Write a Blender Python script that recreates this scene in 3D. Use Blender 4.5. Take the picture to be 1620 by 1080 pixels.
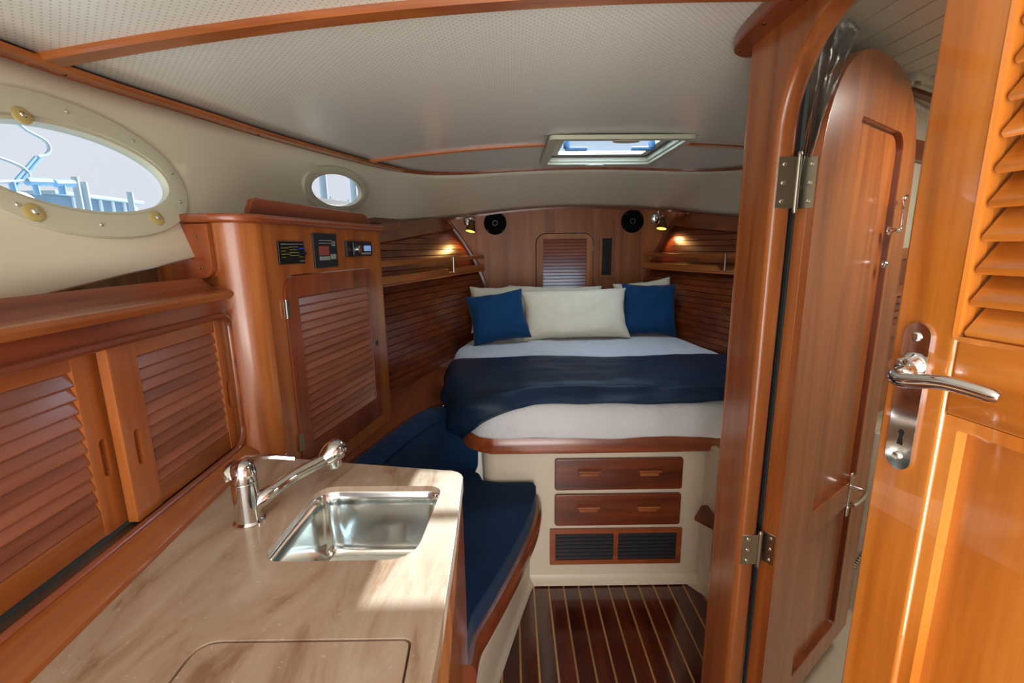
import bpy, bmesh, math, random
from mathutils import Vector, Matrix, noise, geometry
random.seed(7)
for o in list(bpy.data.objects): bpy.data.objects.remove(o)
S = bpy.context.scene
COL = S.collection
# ------------------------------------------------------------------ camera
FPX = 732.0
PITCH = math.atan(149/732.0); ROLL = math.radians(.8)
CP = Vector((0, 0, 1.46))
_f = Vector((0, math.cos(PITCH), -math.sin(PITCH)))
_r = Vector((1, 0, 0)); _u = Vector((0, math.sin(PITCH), math.cos(PITCH)))
RT = _r*math.cos(ROLL) - _u*math.sin(ROLL)
UP = _u*math.cos(ROLL) + _r*math.sin(ROLL)
cam_d = bpy.data.cameras.new('camera'); cam = bpy.data.objects.new('camera', cam_d); COL.objects.link(cam)
cam_d.sensor_width = 36; cam_d.lens = 36*FPX/1620; cam_d.clip_start = .02; cam_d.clip_end = 300
cam.matrix_world = Matrix(((RT.x, UP.x, -_f.x, CP.x), (RT.y, UP.y, -_f.y, CP.y), (RT.z, UP.z, -_f.z, CP.z), (0, 0, 0, 1)))
S.camera = cam
# ------------------------------------------------------------------ world, sun, lamps, exposure
S.view_settings.view_transform = 'Standard'; S.view_settings.look = 'None'
S.view_settings.exposure = 0.0; S.view_settings.gamma = 1; S.view_settings.use_curve_mapping = False
W = bpy.data.worlds.new('sky'); S.world = W; W.use_nodes = True
bgn = W.node_tree.nodes['Background']; bgn.inputs[0].default_value = (.80, .79, .84, 1); bgn.inputs[1].default_value = 1.15
def lamp(name, kind, loc, aim, energy, color, **kw):
    d = bpy.data.lights.new(name, kind); d.energy = energy; d.color = color
    for k, v in kw.items(): setattr(d, k, v)
    o = bpy.data.objects.new(name, d); COL.objects.link(o); o.location = loc
    o.rotation_euler = (Vector(aim)-Vector(loc)).to_track_quat('-Z', 'Y').to_euler()
    return o
SUN_DIR = Vector((-.485, -1.53, -1.0))
lamp('sun', 'SUN', (0, 0, 6), Vector((0, 0, 6))+SUN_DIR, 21.0, (1, .97, .9), angle=math.radians(.6))
# wheelhouse lamp: daylight falling in through the open companionway and wheelhouse windows behind the camera
lamp('wheelhouse_daylight', 'AREA', (-.15, -1.15, 1.30), (.05, 1.2, 1.45), 34, (1, .97, .91), shape='RECTANGLE', size=1.7, size_y=1.1)
lamp('headliner_fill', 'AREA', (.0, -.95, .55), (.35, 2.3, 1.95), 40, (1, .97, .90), shape='RECTANGLE', size=1.5, size_y=.8)  # unseen lamp added low and aft, aimed up to brighten headliner and bow liner
lamp('hatch_daylight', 'AREA', (.48, 2.42, 2.06), (.48, 2.42, 0), 10, (.85, .93, 1), shape='RECTANGLE', size=.5, size_y=.5)
lamp('head_fill', 'AREA', (1.25, 1.0, 1.86), (1.25, 1.05, 0), 8, (1, .95, .86), shape='DISK', size=.3)  # unseen lamp added to brighten the head compartment, no fitting there

# ------------------------------------------------------------------ pixel rays (1620x1080) used to take real positions on known planes
def ray(x, y): return _f + RT*((x-810)/FPX) + UP*((540-y)/FPX)
def PZ(x, y, z): d = ray(x, y); return CP + d*((z-CP.z)/d.z)
def PY(x, y, v): d = ray(x, y); return CP + d*(v/d.y)
def PX(x, y, v): d = ray(x, y); return CP + d*(v/d.x)
def frame(ox, oy, dx, dy, oz=0):
    n = math.hypot(dx, dy); dx /= n; dy /= n
    return Matrix(((dx, -dy, 0, ox), (dy, dx, 0, oy), (0, 0, 1, oz), (0, 0, 0, 1)))
def on(M, px, py, off=0):            # local (x, z) where a ray meets the plane y=off of a frame
    Mi = M.inverted(); o = Mi @ CP; d = Mi.to_3x3() @ ray(px, py); t = (off-o.y)/d.y; p = o+d*t
    return p.x, p.z

# ------------------------------------------------------------------ materials
def newmat(name):
    m = bpy.data.materials.new(name); m.use_nodes = True
    return m, m.node_tree.nodes, m.node_tree.links, m.node_tree.nodes['Principled BSDF']
def s2l(c): return tuple(((v/255)/12.92 if v/255 < .04045 else ((v/255+.055)/1.055)**2.4) for v in c)
def flat(name, c, rough=.5, metal=0, coat=0, emit=None, es=0, spec=.5):
    m, n, l, b = newmat(name)
    b.inputs['Base Color'].default_value = (*s2l(c), 1); b.inputs['Roughness'].default_value = rough
    b.inputs['Metallic'].default_value = metal; b.inputs['Coat Weight'].default_value = coat
    b.inputs['Specular IOR Level'].default_value = spec
    if emit: b.inputs['Emission Color'].default_value = (*s2l(emit), 1); b.inputs['Emission Strength'].default_value = es
    return m
_wood = {}
def wood(tone, axis='x', rough=.32, coat=.55):
    key = (tone, axis)
    if key in _wood: return _wood[key]
    T = {'cherry': ((124, 62, 24), (160, 88, 38), (182, 108, 52)), 'gold': ((146, 78, 24), (184, 106, 36), (204, 130, 56)),
         'red': ((92, 40, 18), (130, 62, 29), (152, 78, 38)), 'dark': ((70, 24, 8), (108, 46, 17), (134, 64, 26)),
         'sole': ((46, 15, 8), (74, 27, 13), (98, 40, 20)), 'ply': ((92, 66, 44), (120, 88, 60), (140, 106, 74)),
         'bulk': ((116, 58, 22), (144, 80, 34), (162, 98, 48)), 'maple': ((150, 110, 62), (176, 134, 84), (190, 150, 98)),
         'slat': ((118, 62, 42), (146, 84, 58), (164, 102, 74))}[tone]
    if tone == 'dark': coat = .25
    if tone == 'bulk': rough, coat = .5, .0
    m, n, l, b = newmat('%s_wood_grain_%s' % (tone, axis))
    tc = n.new('ShaderNodeTexCoord'); oi = n.new('ShaderNodeObjectInfo')
    vm = n.new('ShaderNodeVectorMath'); vm.operation = 'SCALE'; vm.inputs[0].default_value = (13.7, 9.1, 17.3); l.new(oi.outputs['Random'], vm.inputs[3])
    add = n.new('ShaderNodeVectorMath'); l.new(tc.outputs['Object'], add.inputs[0]); l.new(vm.outputs[0], add.inputs[1])
    mp = n.new('ShaderNodeMapping'); l.new(add.outputs[0], mp.inputs[0])
    mp.inputs['Scale'].default_value = {'x': (1.1, 14, 14), 'y': (14, 1.1, 14), 'z': (14, 14, 1.1)}[axis]
    n1 = n.new('ShaderNodeTexNoise'); n1.inputs['Scale'].default_value = 1.3; n1.inputs['Detail'].default_value = 5; n1.inputs['Distortion'].default_value = .7
    l.new(mp.outputs[0], n1.inputs['Vector'])
    mp2 = n.new('ShaderNodeMapping'); l.new(add.outputs[0], mp2.inputs[0])
    mp2.inputs['Scale'].default_value = {'x': (6, 160, 160), 'y': (160, 6, 160), 'z': (160, 160, 6)}[axis]
    n2 = n.new('ShaderNodeTexNoise'); n2.inputs['Scale'].default_value = 1; n2.inputs['Detail'].default_value = 3
    l.new(mp2.outputs[0], n2.inputs['Vector'])
    cr = n.new('ShaderNodeValToRGB'); e = cr.color_ramp.elements
    e[0].position = .25; e[0].color = (*s2l(T[0]), 1); e[1].position = .75; e[1].color = (*s2l(T[2]), 1)
    x = cr.color_ramp.elements.new(.5); x.color = (*s2l(T[1]), 1)
    l.new(n1.outputs[0], cr.inputs[0])
    mx = n.new('ShaderNodeMix'); mx.data_type = 'RGBA'; mx.blend_type = 'MULTIPLY'; mx.inputs[0].default_value = .22
    cr2 = n.new('ShaderNodeValToRGB'); cr2.color_ramp.elements[0].position = .3; cr2.color_ramp.elements[0].color = (.45, .4, .36, 1); cr2.color_ramp.elements[1].position = .6
    l.new(n2.outputs[0], cr2.inputs[0]); l.new(cr.outputs[0], mx.inputs[6]); l.new(cr2.outputs[0], mx.inputs[7])
    hs = n.new('ShaderNodeHueSaturation'); mr = n.new('ShaderNodeMapRange'); mr.inputs[3].default_value = .88; mr.inputs[4].default_value = 1.12
    l.new(oi.outputs['Random'], mr.inputs[0]); l.new(mr.outputs[0], hs.inputs['Value']); l.new(mx.outputs[2], hs.inputs['Color'])
    l.new(hs.outputs[0], b.inputs['Base Color'])
    b.inputs['Roughness'].default_value = rough; b.inputs['Coat Weight'].default_value = coat; b.inputs['Coat Roughness'].default_value = .025 if tone == 'gold' else .17
    bp = n.new('ShaderNodeBump'); bp.inputs['Strength'].default_value = .06; bp.inputs['Distance'].default_value = .001
    l.new(n2.outputs[0], bp.inputs['Height']); l.new(bp.outputs[0], b.inputs['Normal'])
    _wood[key] = m; return m
def fabric(name, c, c2=None, scale=260, bump=.25, crease=0, rough=.9, sheen=.3):
    m, n, l, b = newmat(name); tc = n.new('ShaderNodeTexCoord')
    nz = n.new('ShaderNodeTexNoise'); nz.inputs['Scale'].default_value = 5; nz.inputs['Detail'].default_value = 4; l.new(tc.outputs['Object'], nz.inputs['Vector'])
    cr = n.new('ShaderNodeValToRGB'); cr.color_ramp.elements[0].position = .3; cr.color_ramp.elements[1].position = .7
    cr.color_ramp.elements[0].color = (*s2l(c), 1); cr.color_ramp.elements[1].color = (*s2l(c2 or c), 1)
    l.new(nz.outputs[0], cr.inputs[0]); l.new(cr.outputs[0], b.inputs['Base Color'])
    w = n.new('ShaderNodeTexNoise'); w.inputs['Scale'].default_value = scale; l.new(tc.outputs['Object'], w.inputs['Vector'])
    bp = n.new('ShaderNodeBump'); bp.inputs['Strength'].default_value = bump; bp.inputs['Distance'].default_value = .002
    h = w.outputs[0]
    if crease:
        w2 = n.new('ShaderNodeTexNoise'); w2.inputs['Scale'].default_value = 22; w2.inputs['Distortion'].default_value = 2.5; l.new(tc.outputs['Object'], w2.inputs['Vector'])
        ma = n.new('ShaderNodeMath'); ma.operation = 'MULTIPLY_ADD'; ma.inputs[1].default_value = crease; l.new(w2.outputs[0], ma.inputs[0]); l.new(h, ma.inputs[2]); h = ma.outputs[0]
    l.new(h, bp.inputs['Height']); l.new(bp.outputs[0], b.inputs['Normal'])
    b.inputs['Roughness'].default_value = rough; b.inputs['Sheen Weight'].default_value = sheen; b.inputs['Specular IOR Level'].default_value = .15
    return m
def vinyl():
    m, n, l, b = newmat('perforated_headliner_vinyl'); tc = n.new('ShaderNodeTexCoord')
    sx = n.new('ShaderNodeSeparateXYZ'); l.new(tc.outputs['Object'], sx.inputs[0])
    def mod(out, s, ofs=None):
        a = n.new('ShaderNodeMath'); a.operation = 'MULTIPLY'; a.inputs[1].default_value = s; l.new(out, a.inputs[0])
        f = n.new('ShaderNodeMath'); f.operation = 'FRACT'; l.new(a.outputs[0], f.inputs[0])
        d = n.new('ShaderNodeMath'); d.operation = 'SUBTRACT'; d.inputs[1].default_value = .5; l.new(f.outputs[0], d.inputs[0])
        p = n.new('ShaderNodeMath'); p.operation = 'POWER'; p.inputs[1].default_value = 2; l.new(d.outputs[0], p.inputs[0]); return p.outputs[0]
    a = n.new('ShaderNodeMath'); a.operation = 'ADD'; l.new(sx.outputs[0], a.inputs[0]); l.new(sx.outputs[1], a.inputs[1])
    s = n.new('ShaderNodeMath'); s.operation = 'SUBTRACT'; l.new(sx.outputs[0], s.inputs[0]); l.new(sx.outputs[1], s.inputs[1])
    u = mod(a.outputs[0], 62); v = mod(s.outputs[0], 62)
    q = n.new('ShaderNodeMath'); q.operation = 'ADD'; l.new(u, q.inputs[0]); l.new(v, q.inputs[1])
    c = n.new('ShaderNodeMath'); c.operation = 'LESS_THAN'; c.inputs[1].default_value = .028; l.new(q.outputs[0], c.inputs[0])
    mx = n.new('ShaderNodeMix'); mx.data_type = 'RGBA'; mx.inputs[6].default_value = (*s2l((222, 221, 212)), 1); mx.inputs[7].default_value = (*s2l((184, 183, 172)), 1)
    l.new(c.outputs[0], mx.inputs[0]); l.new(mx.outputs[2], b.inputs['Base Color'])
    bp = n.new('ShaderNodeBump'); bp.invert = True; bp.inputs['Strength'].default_value = .4; bp.inputs['Distance'].default_value = .001; l.new(c.outputs[0], bp.inputs['Height']); l.new(bp.outputs[0], b.inputs['Normal'])
    b.inputs['Roughness'].default_value = .27; b.inputs['Specular IOR Level'].default_value = .5
    return m
def gelcoat(name, c, rough=.35):
    m, n, l, b = newmat(name); tc = n.new('ShaderNodeTexCoord')
    nz = n.new('ShaderNodeTexNoise'); nz.inputs['Scale'].default_value = 2.2; l.new(tc.outputs['Object'], nz.inputs['Vector'])
    cr = n.new('ShaderNodeValToRGB'); cr.color_ramp.elements[0].color = (*s2l([v*.96 for v in c]), 1); cr.color_ramp.elements[1].color = (*s2l(c), 1)
    l.new(nz.outputs[0], cr.inputs[0]); l.new(cr.outputs[0], b.inputs['Base Color']); b.inputs['Roughness'].default_value = rough
    return m
def stone():
    m, n, l, b = newmat('beige_veined_solid_surface'); tc = n.new('ShaderNodeTexCoord')
    mp = n.new('ShaderNodeMapping'); mp.inputs['Rotation'].default_value = (0, 0, .5); mp.inputs['Scale'].default_value = (6, 2.2, 4); l.new(tc.outputs['Object'], mp.inputs[0])
    nz = n.new('ShaderNodeTexNoise'); nz.inputs['Scale'].default_value = 1.4; nz.inputs['Detail'].default_value = 9; nz.inputs['Roughness'].default_value = .62; nz.inputs['Distortion'].default_value = 1.4; l.new(mp.outputs[0], nz.inputs['Vector'])
    cr = n.new('ShaderNodeValToRGB'); e = cr.color_ramp.elements
    e[0].position = .33; e[0].color = (*s2l((146, 112, 86)), 1); e[1].position = .72; e[1].color = (*s2l((196, 177, 156)), 1)
    x = e.new(.45); x.color = (*s2l((178, 152, 128)), 1); l.new(nz.outputs[0], cr.inputs[0])
    vo = n.new('ShaderNodeTexNoise'); vo.inputs['Scale'].default_value = 110; l.new(tc.outputs['Object'], vo.inputs['Vector'])
    c2 = n.new('ShaderNodeValToRGB'); c2.color_ramp.elements[0].position = .68; c2.color_ramp.elements[0].color = (0, 0, 0, 1); c2.color_ramp.elements[1].position = .74; c2.color_ramp.elements[1].color = (.35, .35, .35, 1)
    l.new(vo.outputs[0], c2.inputs[0])
    mx = n.new('ShaderNodeMix'); mx.data_type = 'RGBA'; mx.inputs[7].default_value = (*s2l((222, 208, 186)), 1); l.new(c2.outputs[0], mx.inputs[0]); l.new(cr.outputs[0], mx.inputs[6]); l.new(mx.outputs[2], b.inputs['Base Color'])
    b.inputs['Roughness'].default_value = .22
    return m
def see_through(name, tint, gloss=.08, rough=.03):
    m, n, l, b = newmat(name); n.remove(b); out = n['Material Output']
    t = n.new('ShaderNodeBsdfTransparent'); t.inputs[0].default_value = (*tint, 1)
    g = n.new('ShaderNodeBsdfGlossy'); g.inputs['Roughness'].default_value = rough
    mx = n.new('ShaderNodeMixShader'); mx.inputs[0].default_value = gloss
    l.new(t.outputs[0], mx.inputs[1]); l.new(g.outputs[0], mx.inputs[2]); l.new(mx.outputs[0], out.inputs[0]); return m
M_VINYL = vinyl(); M_LINER = gelcoat('cream_gelcoat_liner', (218, 212, 190)); M_WHITE = gelcoat('white_gelcoat_moulding', (212, 197, 177), .4)
M_STONE = stone(); M_CHROME = flat('polished_chrome', (225, 225, 225), .06, 1); M_STEEL = flat('polished_stainless', (236, 238, 234), .15, 1)
M_HINGE = flat('brushed_hinge_steel', (170, 165, 150), .3, 1); M_BLACK = flat('black_plastic', (14, 14, 15), .35); M_DARK = flat('dark_void', (16, 10, 7), .8)
M_NAVY = fabric('navy_upholstery', (7, 34, 62), (12, 46, 80), 300, .2, 2, .85, .05); M_NAVYP = fabric('navy_cushion_cotton', (9, 48, 84), (13, 57, 96), 320, .2, 1.5, .85, .1)
M_THROW = fabric('navy_satin_throw', (6, 26, 46), (10, 36, 60), 300, .08, 1.0, .5, 0); M_THROW.node_tree.nodes['Principled BSDF'].inputs['Specular IOR Level'].default_value = .3
M_SHEET = fabric('white_matelasse_cover', (196, 196, 200), (206, 204, 206), 140, .35, 5); M_PILLOW = fabric('off_white_pillowcase', (212, 200, 174), (220, 210, 188), 300, .1, 4)
M_GLASS = see_through('port_glass', (.93, .97, 1.0)); M_ACRYL = see_through('hatch_acrylic', (.80, .91, 1.0), .08)
M_BLUEP = flat('blue_grey_handle', (44, 84, 120), .4); M_CREAM = gelcoat('cream_port_frame', (196, 195, 172), .4)
M_RUBBER = flat('yellowed_rubber', (176, 158, 96), .6); M_GASKET = flat('grey_gasket', (70, 78, 78), .5); M_ALU = flat('aluminium_track', (120, 120, 112), .35, .9)
M_LAMPG = flat('warm_lamp_glass', (255, 226, 120), .4, emit=(255, 205, 90), es=2.2)
M_BRASS = flat('aged_brass', (120, 104, 70), .25, 1); M_HEADC = gelcoat('pale_grey_planking', (205, 200, 186), .5)
M_BLUELED = flat('blue_led', (20, 50, 220), .5, emit=(30, 80, 255), es=1.6); M_LCD = flat('pale_blue_lcd', (120, 150, 210), .5, emit=(130, 165, 225), es=.5)
M_REDSCR = flat('dim_red_screen', (110, 52, 44), .5, emit=(110, 45, 36), es=.25); M_GREYB = flat('grey_buttons', (130, 136, 128), .5)
M_TXTY = flat('yellow_print', (180, 180, 90), .6); M_TXTW = flat('white_print', (205, 205, 200), .6); M_SLATE = flat('slate_black_panel', (24, 30, 34), .4)
M_SHADE = see_through('clear_plastic_bag', (.86, .88, .86), .22, .35)

# ------------------------------------------------------------------ mesh helpers
WM = {}
def link(o, parent=None, M=None):
    COL.objects.link(o)
    if parent is not None: o.parent = parent
    if M is not None: o.matrix_local = M
    return o
def obj(name, bm, mat, parent=None, M=None, sharp=38):
    bmesh.ops.recalc_face_normals(bm, faces=bm.faces)
    me = bpy.data.meshes.new(name); bm.to_mesh(me); bm.free()
    for mm in (mat if isinstance(mat, (list, tuple)) else [mat]): me.materials.append(mm)
    if len(me.polygons): me.polygons.foreach_set('use_smooth', [True]*len(me.polygons))
    me.set_sharp_from_angle(angle=math.radians(sharp))
    q = bpy.data.objects.new(name, me)
    if sharp < 50:
        wn = q.modifiers.new('wn', 'WEIGHTED_NORMAL'); wn.keep_sharp = True; wn.weight = 100
    return link(q, parent, M)
def thing(name, label, cat, M=None, group=None):
    o = bpy.data.objects.new(name, None); o.empty_display_size = .05; link(o, None, M if M is not None else Matrix())
    o['label'] = label; o['category'] = cat
    if group: o['group'] = group
    return o
def tag(o, label, cat, group=None):
    o['label'] = label; o['category'] = cat
    if group: o['group'] = group
    return o
def struct(o, label=None):
    o['kind'] = 'structure'
    if label: o['label'] = label
    return o
def rep(src, parent, M, label=None):
    c = src.copy(); c.parent = parent; c.matrix_local = M; COL.objects.link(c)
    if label: c['label'] = label
    return c
def T(x=0, y=0, z=0): return Matrix.Translation((x, y, z))
def R(a, ax): return Matrix.Rotation(a, 4, ax)
def B(): return bmesh.new()
def box(bm, x0, x1, y0, y1, z0, z1, bev=0, seg=2, M=None):
    t = bmesh.new(); bmesh.ops.create_cube(t, size=1)
    for v in t.verts: v.co = Vector((x0+(v.co.x+.5)*(x1-x0), y0+(v.co.y+.5)*(y1-y0), z0+(v.co.z+.5)*(z1-z0)))
    if bev: bmesh.ops.bevel(t, geom=t.edges[:], offset=bev, segments=seg, profile=.5, affect='EDGES', clamp_overlap=True)
    if M is not None: bmesh.ops.transform(t, matrix=M, verts=t.verts)
    merge(bm, t); return bm
def merge(bm, t):
    me = bpy.data.meshes.new('t'); t.to_mesh(me); t.free(); bm.from_mesh(me); bpy.data.meshes.remove(me)
def lathe(bm, prof, n=24, M=None, arc=None):
    t = bmesh.new(); rings = []
    for r, z in prof: rings.append([t.verts.new((r*math.cos(2*math.pi*i/n), r*math.sin(2*math.pi*i/n), z)) for i in range(n)])
    for a, b in zip(rings, rings[1:]):
        for i in range(n): t.faces.new((a[i], a[(i+1) % n], b[(i+1) % n], b[i]))
    for rg, p in ((rings[0], prof[0]), (rings[-1], prof[-1])):
        if p[0] > 1e-4: t.faces.new(rg)
    bmesh.ops.remove_doubles(t, verts=t.verts, dist=1e-6)
    if M is not None: bmesh.ops.transform(t, matrix=M, verts=t.verts)
    merge(bm, t); return bm
def cyl(bm, r, z0, z1, n=20, M=None): return lathe(bm, [(r, z0), (r, z1)], n, M)
def sweep(bm, pts, prof, up=(0, 0, 1), closed=False, cap=True):
    up = Vector(up); pts = [Vector(p) for p in pts]; n = len(pts); rings = []
    for i, p in enumerate(pts):
        if closed: tg = pts[(i+1) % n]-pts[i-1]
        else: tg = pts[min(i+1, n-1)]-pts[max(i-1, 0)]
        tg.normalize(); s = tg.cross(up)
        if s.length < 1e-5: s = Vector((1, 0, 0))
        s.normalize(); u = s.cross(tg).normalized()
        rings.append([bm.verts.new(p+s*a+u*b) for a, b in prof])
    m = len(prof)
    for i in range(n if closed else n-1):
        a, b = rings[i], rings[(i+1) % n]
        for j in range(m): bm.faces.new((a[j], a[(j+1) % m], b[(j+1) % m], b[j]))
    if cap and not closed: bm.faces.new(rings[0]); bm.faces.new(rings[-1])
    return bm
def tube(bm, pts, r, n=10, radii=None):
    pts = [Vector(p) for p in pts]; rings = []; prev = None
    for i, p in enumerate(pts):
        tg = (pts[min(i+1, len(pts)-1)]-pts[max(i-1, 0)]).normalized()
        if prev is None:
            a = Vector((0, 0, 1)) if abs(tg.z) < .9 else Vector((1, 0, 0)); s = tg.cross(a).normalized()
        else: s = (prev - tg*prev.dot(tg)).normalized()
        prev = s; u = tg.cross(s); rr = radii[i] if radii else r
        rings.append([bm.verts.new(p+s*rr*math.cos(2*math.pi*k/n)+u*rr*math.sin(2*math.pi*k/n)) for k in range(n)])
    for a, b in zip(rings, rings[1:]):
        for j in range(n): bm.faces.new((a[j], a[(j+1) % n], b[(j+1) % n], b[j]))
    bm.faces.new(rings[0]); bm.faces.new(rings[-1]); return bm
def smooth(pts, k=8, closed=False):
    P = [Vector(p) for p in pts]; n = len(P); out = []
    for i in range(n if closed else n-1):
        if closed: a, b, c, d = P[i-1], P[i], P[(i+1) % n], P[(i+2) % n]
        else: a, b, c, d = P[max(i-1, 0)], P[i], P[i+1], P[min(i+2, n-1)]
        for j in range(k):
            t = j/k; out.append(.5*((2*b)+(c-a)*t+(2*a-5*b+4*c-d)*t*t+(3*b-a-3*c+d)*t**3))
    if not closed: out.append(P[-1])
    return out
def rr(x0, x1, z0, z1, r=0, n=6):     # r: single or (BL, BR, TR, TL)
    r = (r,)*4 if not isinstance(r, (tuple, list)) else r; out = []
    for (cx, cz, a0, q) in ((x0, z0, 180, r[0]), (x1, z0, 270, r[1]), (x1, z1, 0, r[2]), (x0, z1, 90, r[3])):
        if q <= 0: out.append((cx, cz)); continue
        ox = cx + (q if cx == x0 else -q); oz = cz + (q if cz == z0 else -q)
        for i in range(n+1):
            a = math.radians(a0+90*i/n); out.append((ox+q*math.cos(a), oz+q*math.sin(a)))
    return out
def plate(bm, loops, d0, d1, bev=0, plane='xz', seg=2, M=None):
    t = bmesh.new(); flat2 = [p for L in loops for p in L]
    f = (lambda p, d: (p[0], d, p[1])) if plane == 'xz' else (lambda p, d: (p[0], p[1], d))
    tri = geometry.tessellate_polygon([[Vector((p[0], p[1], 0)) for p in L] for L in loops])
    A = [t.verts.new(f(p, d0)) for p in flat2]; Bv = [t.verts.new(f(p, d1)) for p in flat2]
    for q in tri:
        try: t.faces.new([A[i] for i in q]); t.faces.new([Bv[i] for i in q])
        except ValueError: pass
    k = 0
    for L in loops:
        m = len(L)
        for i in range(m):
            a, b = k+i, k+(i+1) % m; t.faces.new((A[a], A[b], Bv[b], Bv[a]))
        k += m
    bmesh.ops.recalc_face_normals(t, faces=t.faces)
    if len(loops) == 1: bmesh.ops.dissolve_limit(t, angle_limit=.001, verts=t.verts, edges=[e for e in t.edges if len(e.link_faces) == 2 and e.calc_face_angle(0) < .001])
    if bev:
        es = [e for e in t.edges if len(e.link_faces) == 2 and e.calc_face_angle(0) > 1.0 and abs((e.verts[0].co-e.verts[1].co)['xyz'.index('y' if plane == 'xz' else 'z')]) < 1e-6]
        bmesh.ops.bevel(t, geom=es, offset=bev, segments=seg, profile=.5, affect='EDGES', clamp_overlap=True)
    if M is not None: bmesh.ops.transform(t, matrix=M, verts=t.verts)
    merge(bm, t); return bm
def grid(bm, P):                      # P[i][j] -> Vector rows
    V = [[bm.verts.new(p) for p in row] for row in P]
    for i in range(len(V)-1):
        for j in range(len(V[0])-1): bm.faces.new((V[i][j], V[i+1][j], V[i+1][j+1], V[i][j+1]))
    return V
def boolean(o, cutters):
    for c in cutters:
        md = o.modifiers.new('b', 'BOOLEAN'); md.object = c; md.operation = 'DIFFERENCE'; md.solver = 'EXACT'
    bpy.context.view_layer.update()
    me = bpy.data.meshes.new_from_object(o.evaluated_get(bpy.context.evaluated_depsgraph_get()))
    o.modifiers.clear(); o.data = me
    for c in cutters: bpy.data.objects.remove(c)
def solidify(o, th, off=1):
    md = o.modifiers.new('s', 'SOLIDIFY'); md.thickness = th; md.offset = off
    bpy.context.view_layer.update()
    me = bpy.data.meshes.new_from_object(o.evaluated_get(bpy.context.evaluated_depsgraph_get())); o.modifiers.clear(); o.data = me
def solid_out(o, th, inside):
    me = o.data; b = bmesh.new(); b.from_mesh(me); inside = Vector(inside)
    bmesh.ops.recalc_face_normals(b, faces=b.faces); b.faces.ensure_lookup_table()
    sc = sum((1 if f.normal.dot(inside-f.calc_center_median()) > 0 else -1) for f in b.faces)
    if sc < 0: bmesh.ops.reverse_faces(b, faces=b.faces)
    b.to_mesh(me); b.free(); solidify(o, th, -1)
def text(name, body, size, mat, parent, M, ext=.0003):
    cu = bpy.data.curves.new(name, 'FONT'); cu.body = body; cu.size = size; cu.extrude = ext; cu.resolution_u = 2
    o = bpy.data.objects.new(name, cu); COL.objects.link(o); bpy.context.view_layer.update()
    me = bpy.data.meshes.new_from_object(o.evaluated_get(bpy.context.evaluated_depsgraph_get())); bpy.data.objects.remove(o)
    me.materials.append(mat); q = bpy.data.objects.new(name, me); link(q, parent, M @ R(math.pi/2, 'X')); return q
def screw(name, parent, M, r=.004, mat=None):
    bm = B(); lathe(bm, [(r, 0), (r, r*.25), (r*.7, r*.55), (0.0001, r*.62)], 10); box(bm, -r*.7, r*.7, -r*.12, r*.12, r*.5, r*.66)
    return obj(name, bm, mat or M_HINGE, parent, M)
def lerp(a, b, t): return a+(b-a)*t
TOFRONT = R(math.pi/2, 'X')           # local z -> -y (out of a face)

# slat used by all louvres (runs along local x, centred)
def slat_bm(w, h=.026, lean=.55, th=.005):
    bm = B(); c = [(-.5*th, -h/2), (.5*th, -h/2), (.5*th, h/2), (-.5*th, h/2)]
    box(bm, -w/2, w/2, -th/2, th/2, -h/2, h/2, th*.35, 1, R(-lean, 'X')); return bm
def louvres(parent, x0, x1, z0, z1, y, pitch, mat, lean=.5, h=None, th=.005):
    n = max(1, round((z1-z0)/pitch)); p = (z1-z0)/n; first = None
    for i in range(n):
        M = T((x0+x1)/2, y, z0+(i+.5)*p)
        if first is None: first = obj('louvre_slat', slat_bm(x1-x0, h or p*1.18, lean, th), mat, parent, M)
        else: rep(first, parent, M)

# ================================================================== HEADLINER AND DECK LINER
def camber(x): return 1.93-.06*(x-.4)**2
EDGE = [(-.95, -.9), (-.945, .3), (-.925, .95), (-.87, 1.35), (-.80, 1.76), (-.645, 2.42), (-.54, 2.68), (-.43, 2.83), (-.25, 2.93), (0, 2.965), (.4, 2.975)]
EDGE = smooth([(x, y, 0) for x, y in EDGE], 6)
EDGE_L = [(p.x, p.y) for p in EDGE]
FULL = EDGE_L+[(.8-x, y) for x, y in reversed(EDGE_L[:-1])]
bm = B(); rows = []
for x, y in EDGE_L[:-1]:
    rows.append([Vector((lerp(x, .8-x, j/24), y, 0)) for j in range(25)])
    for p in rows[-1]: p.z = camber(p.x)
grid(bm, rows)
HX0, HX1, HY0, HY1 = .205, .77, 2.13, 2.715
for axis, v in ((0, HX0), (0, HX1), (1, HY0), (1, HY1)):
    no = Vector((1, 0, 0)) if axis == 0 else Vector((0, 1, 0)); bmesh.ops.bisect_plane(bm, geom=bm.verts[:]+bm.edges[:]+bm.faces[:], plane_co=no*v, plane_no=no)
bmesh.ops.delete(bm, geom=[f for f in bm.faces if HX0 < f.calc_center_median().x < HX1 and HY0 < f.calc_center_median().y < HY1], context='FACES')
nb = Vector((-.5, .865, 0))
bmesh.ops.bisect_plane(bm, geom=bm.verts[:]+bm.edges[:]+bm.faces[:], plane_co=(.6, 1.19, 0), plane_no=nb)
bmesh.ops.bisect_plane(bm, geom=bm.verts[:]+bm.edges[:]+bm.faces[:], plane_co=(.6, 0, 0), plane_no=(1, 0, 0))
bmesh.ops.delete(bm, geom=[f for f in bm.faces if f.calc_center_median().x > .6 and (f.calc_center_median()-Vector((.6, 1.19, 0))).dot(nb) < 0], context='FACES')
ceil = struct(obj('ceiling', bm, M_VINYL)); solid_out(ceil, .02, (.4, 1, 0))

def top_pt(x, y): return Vector((x, y, camber(x)))
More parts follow.
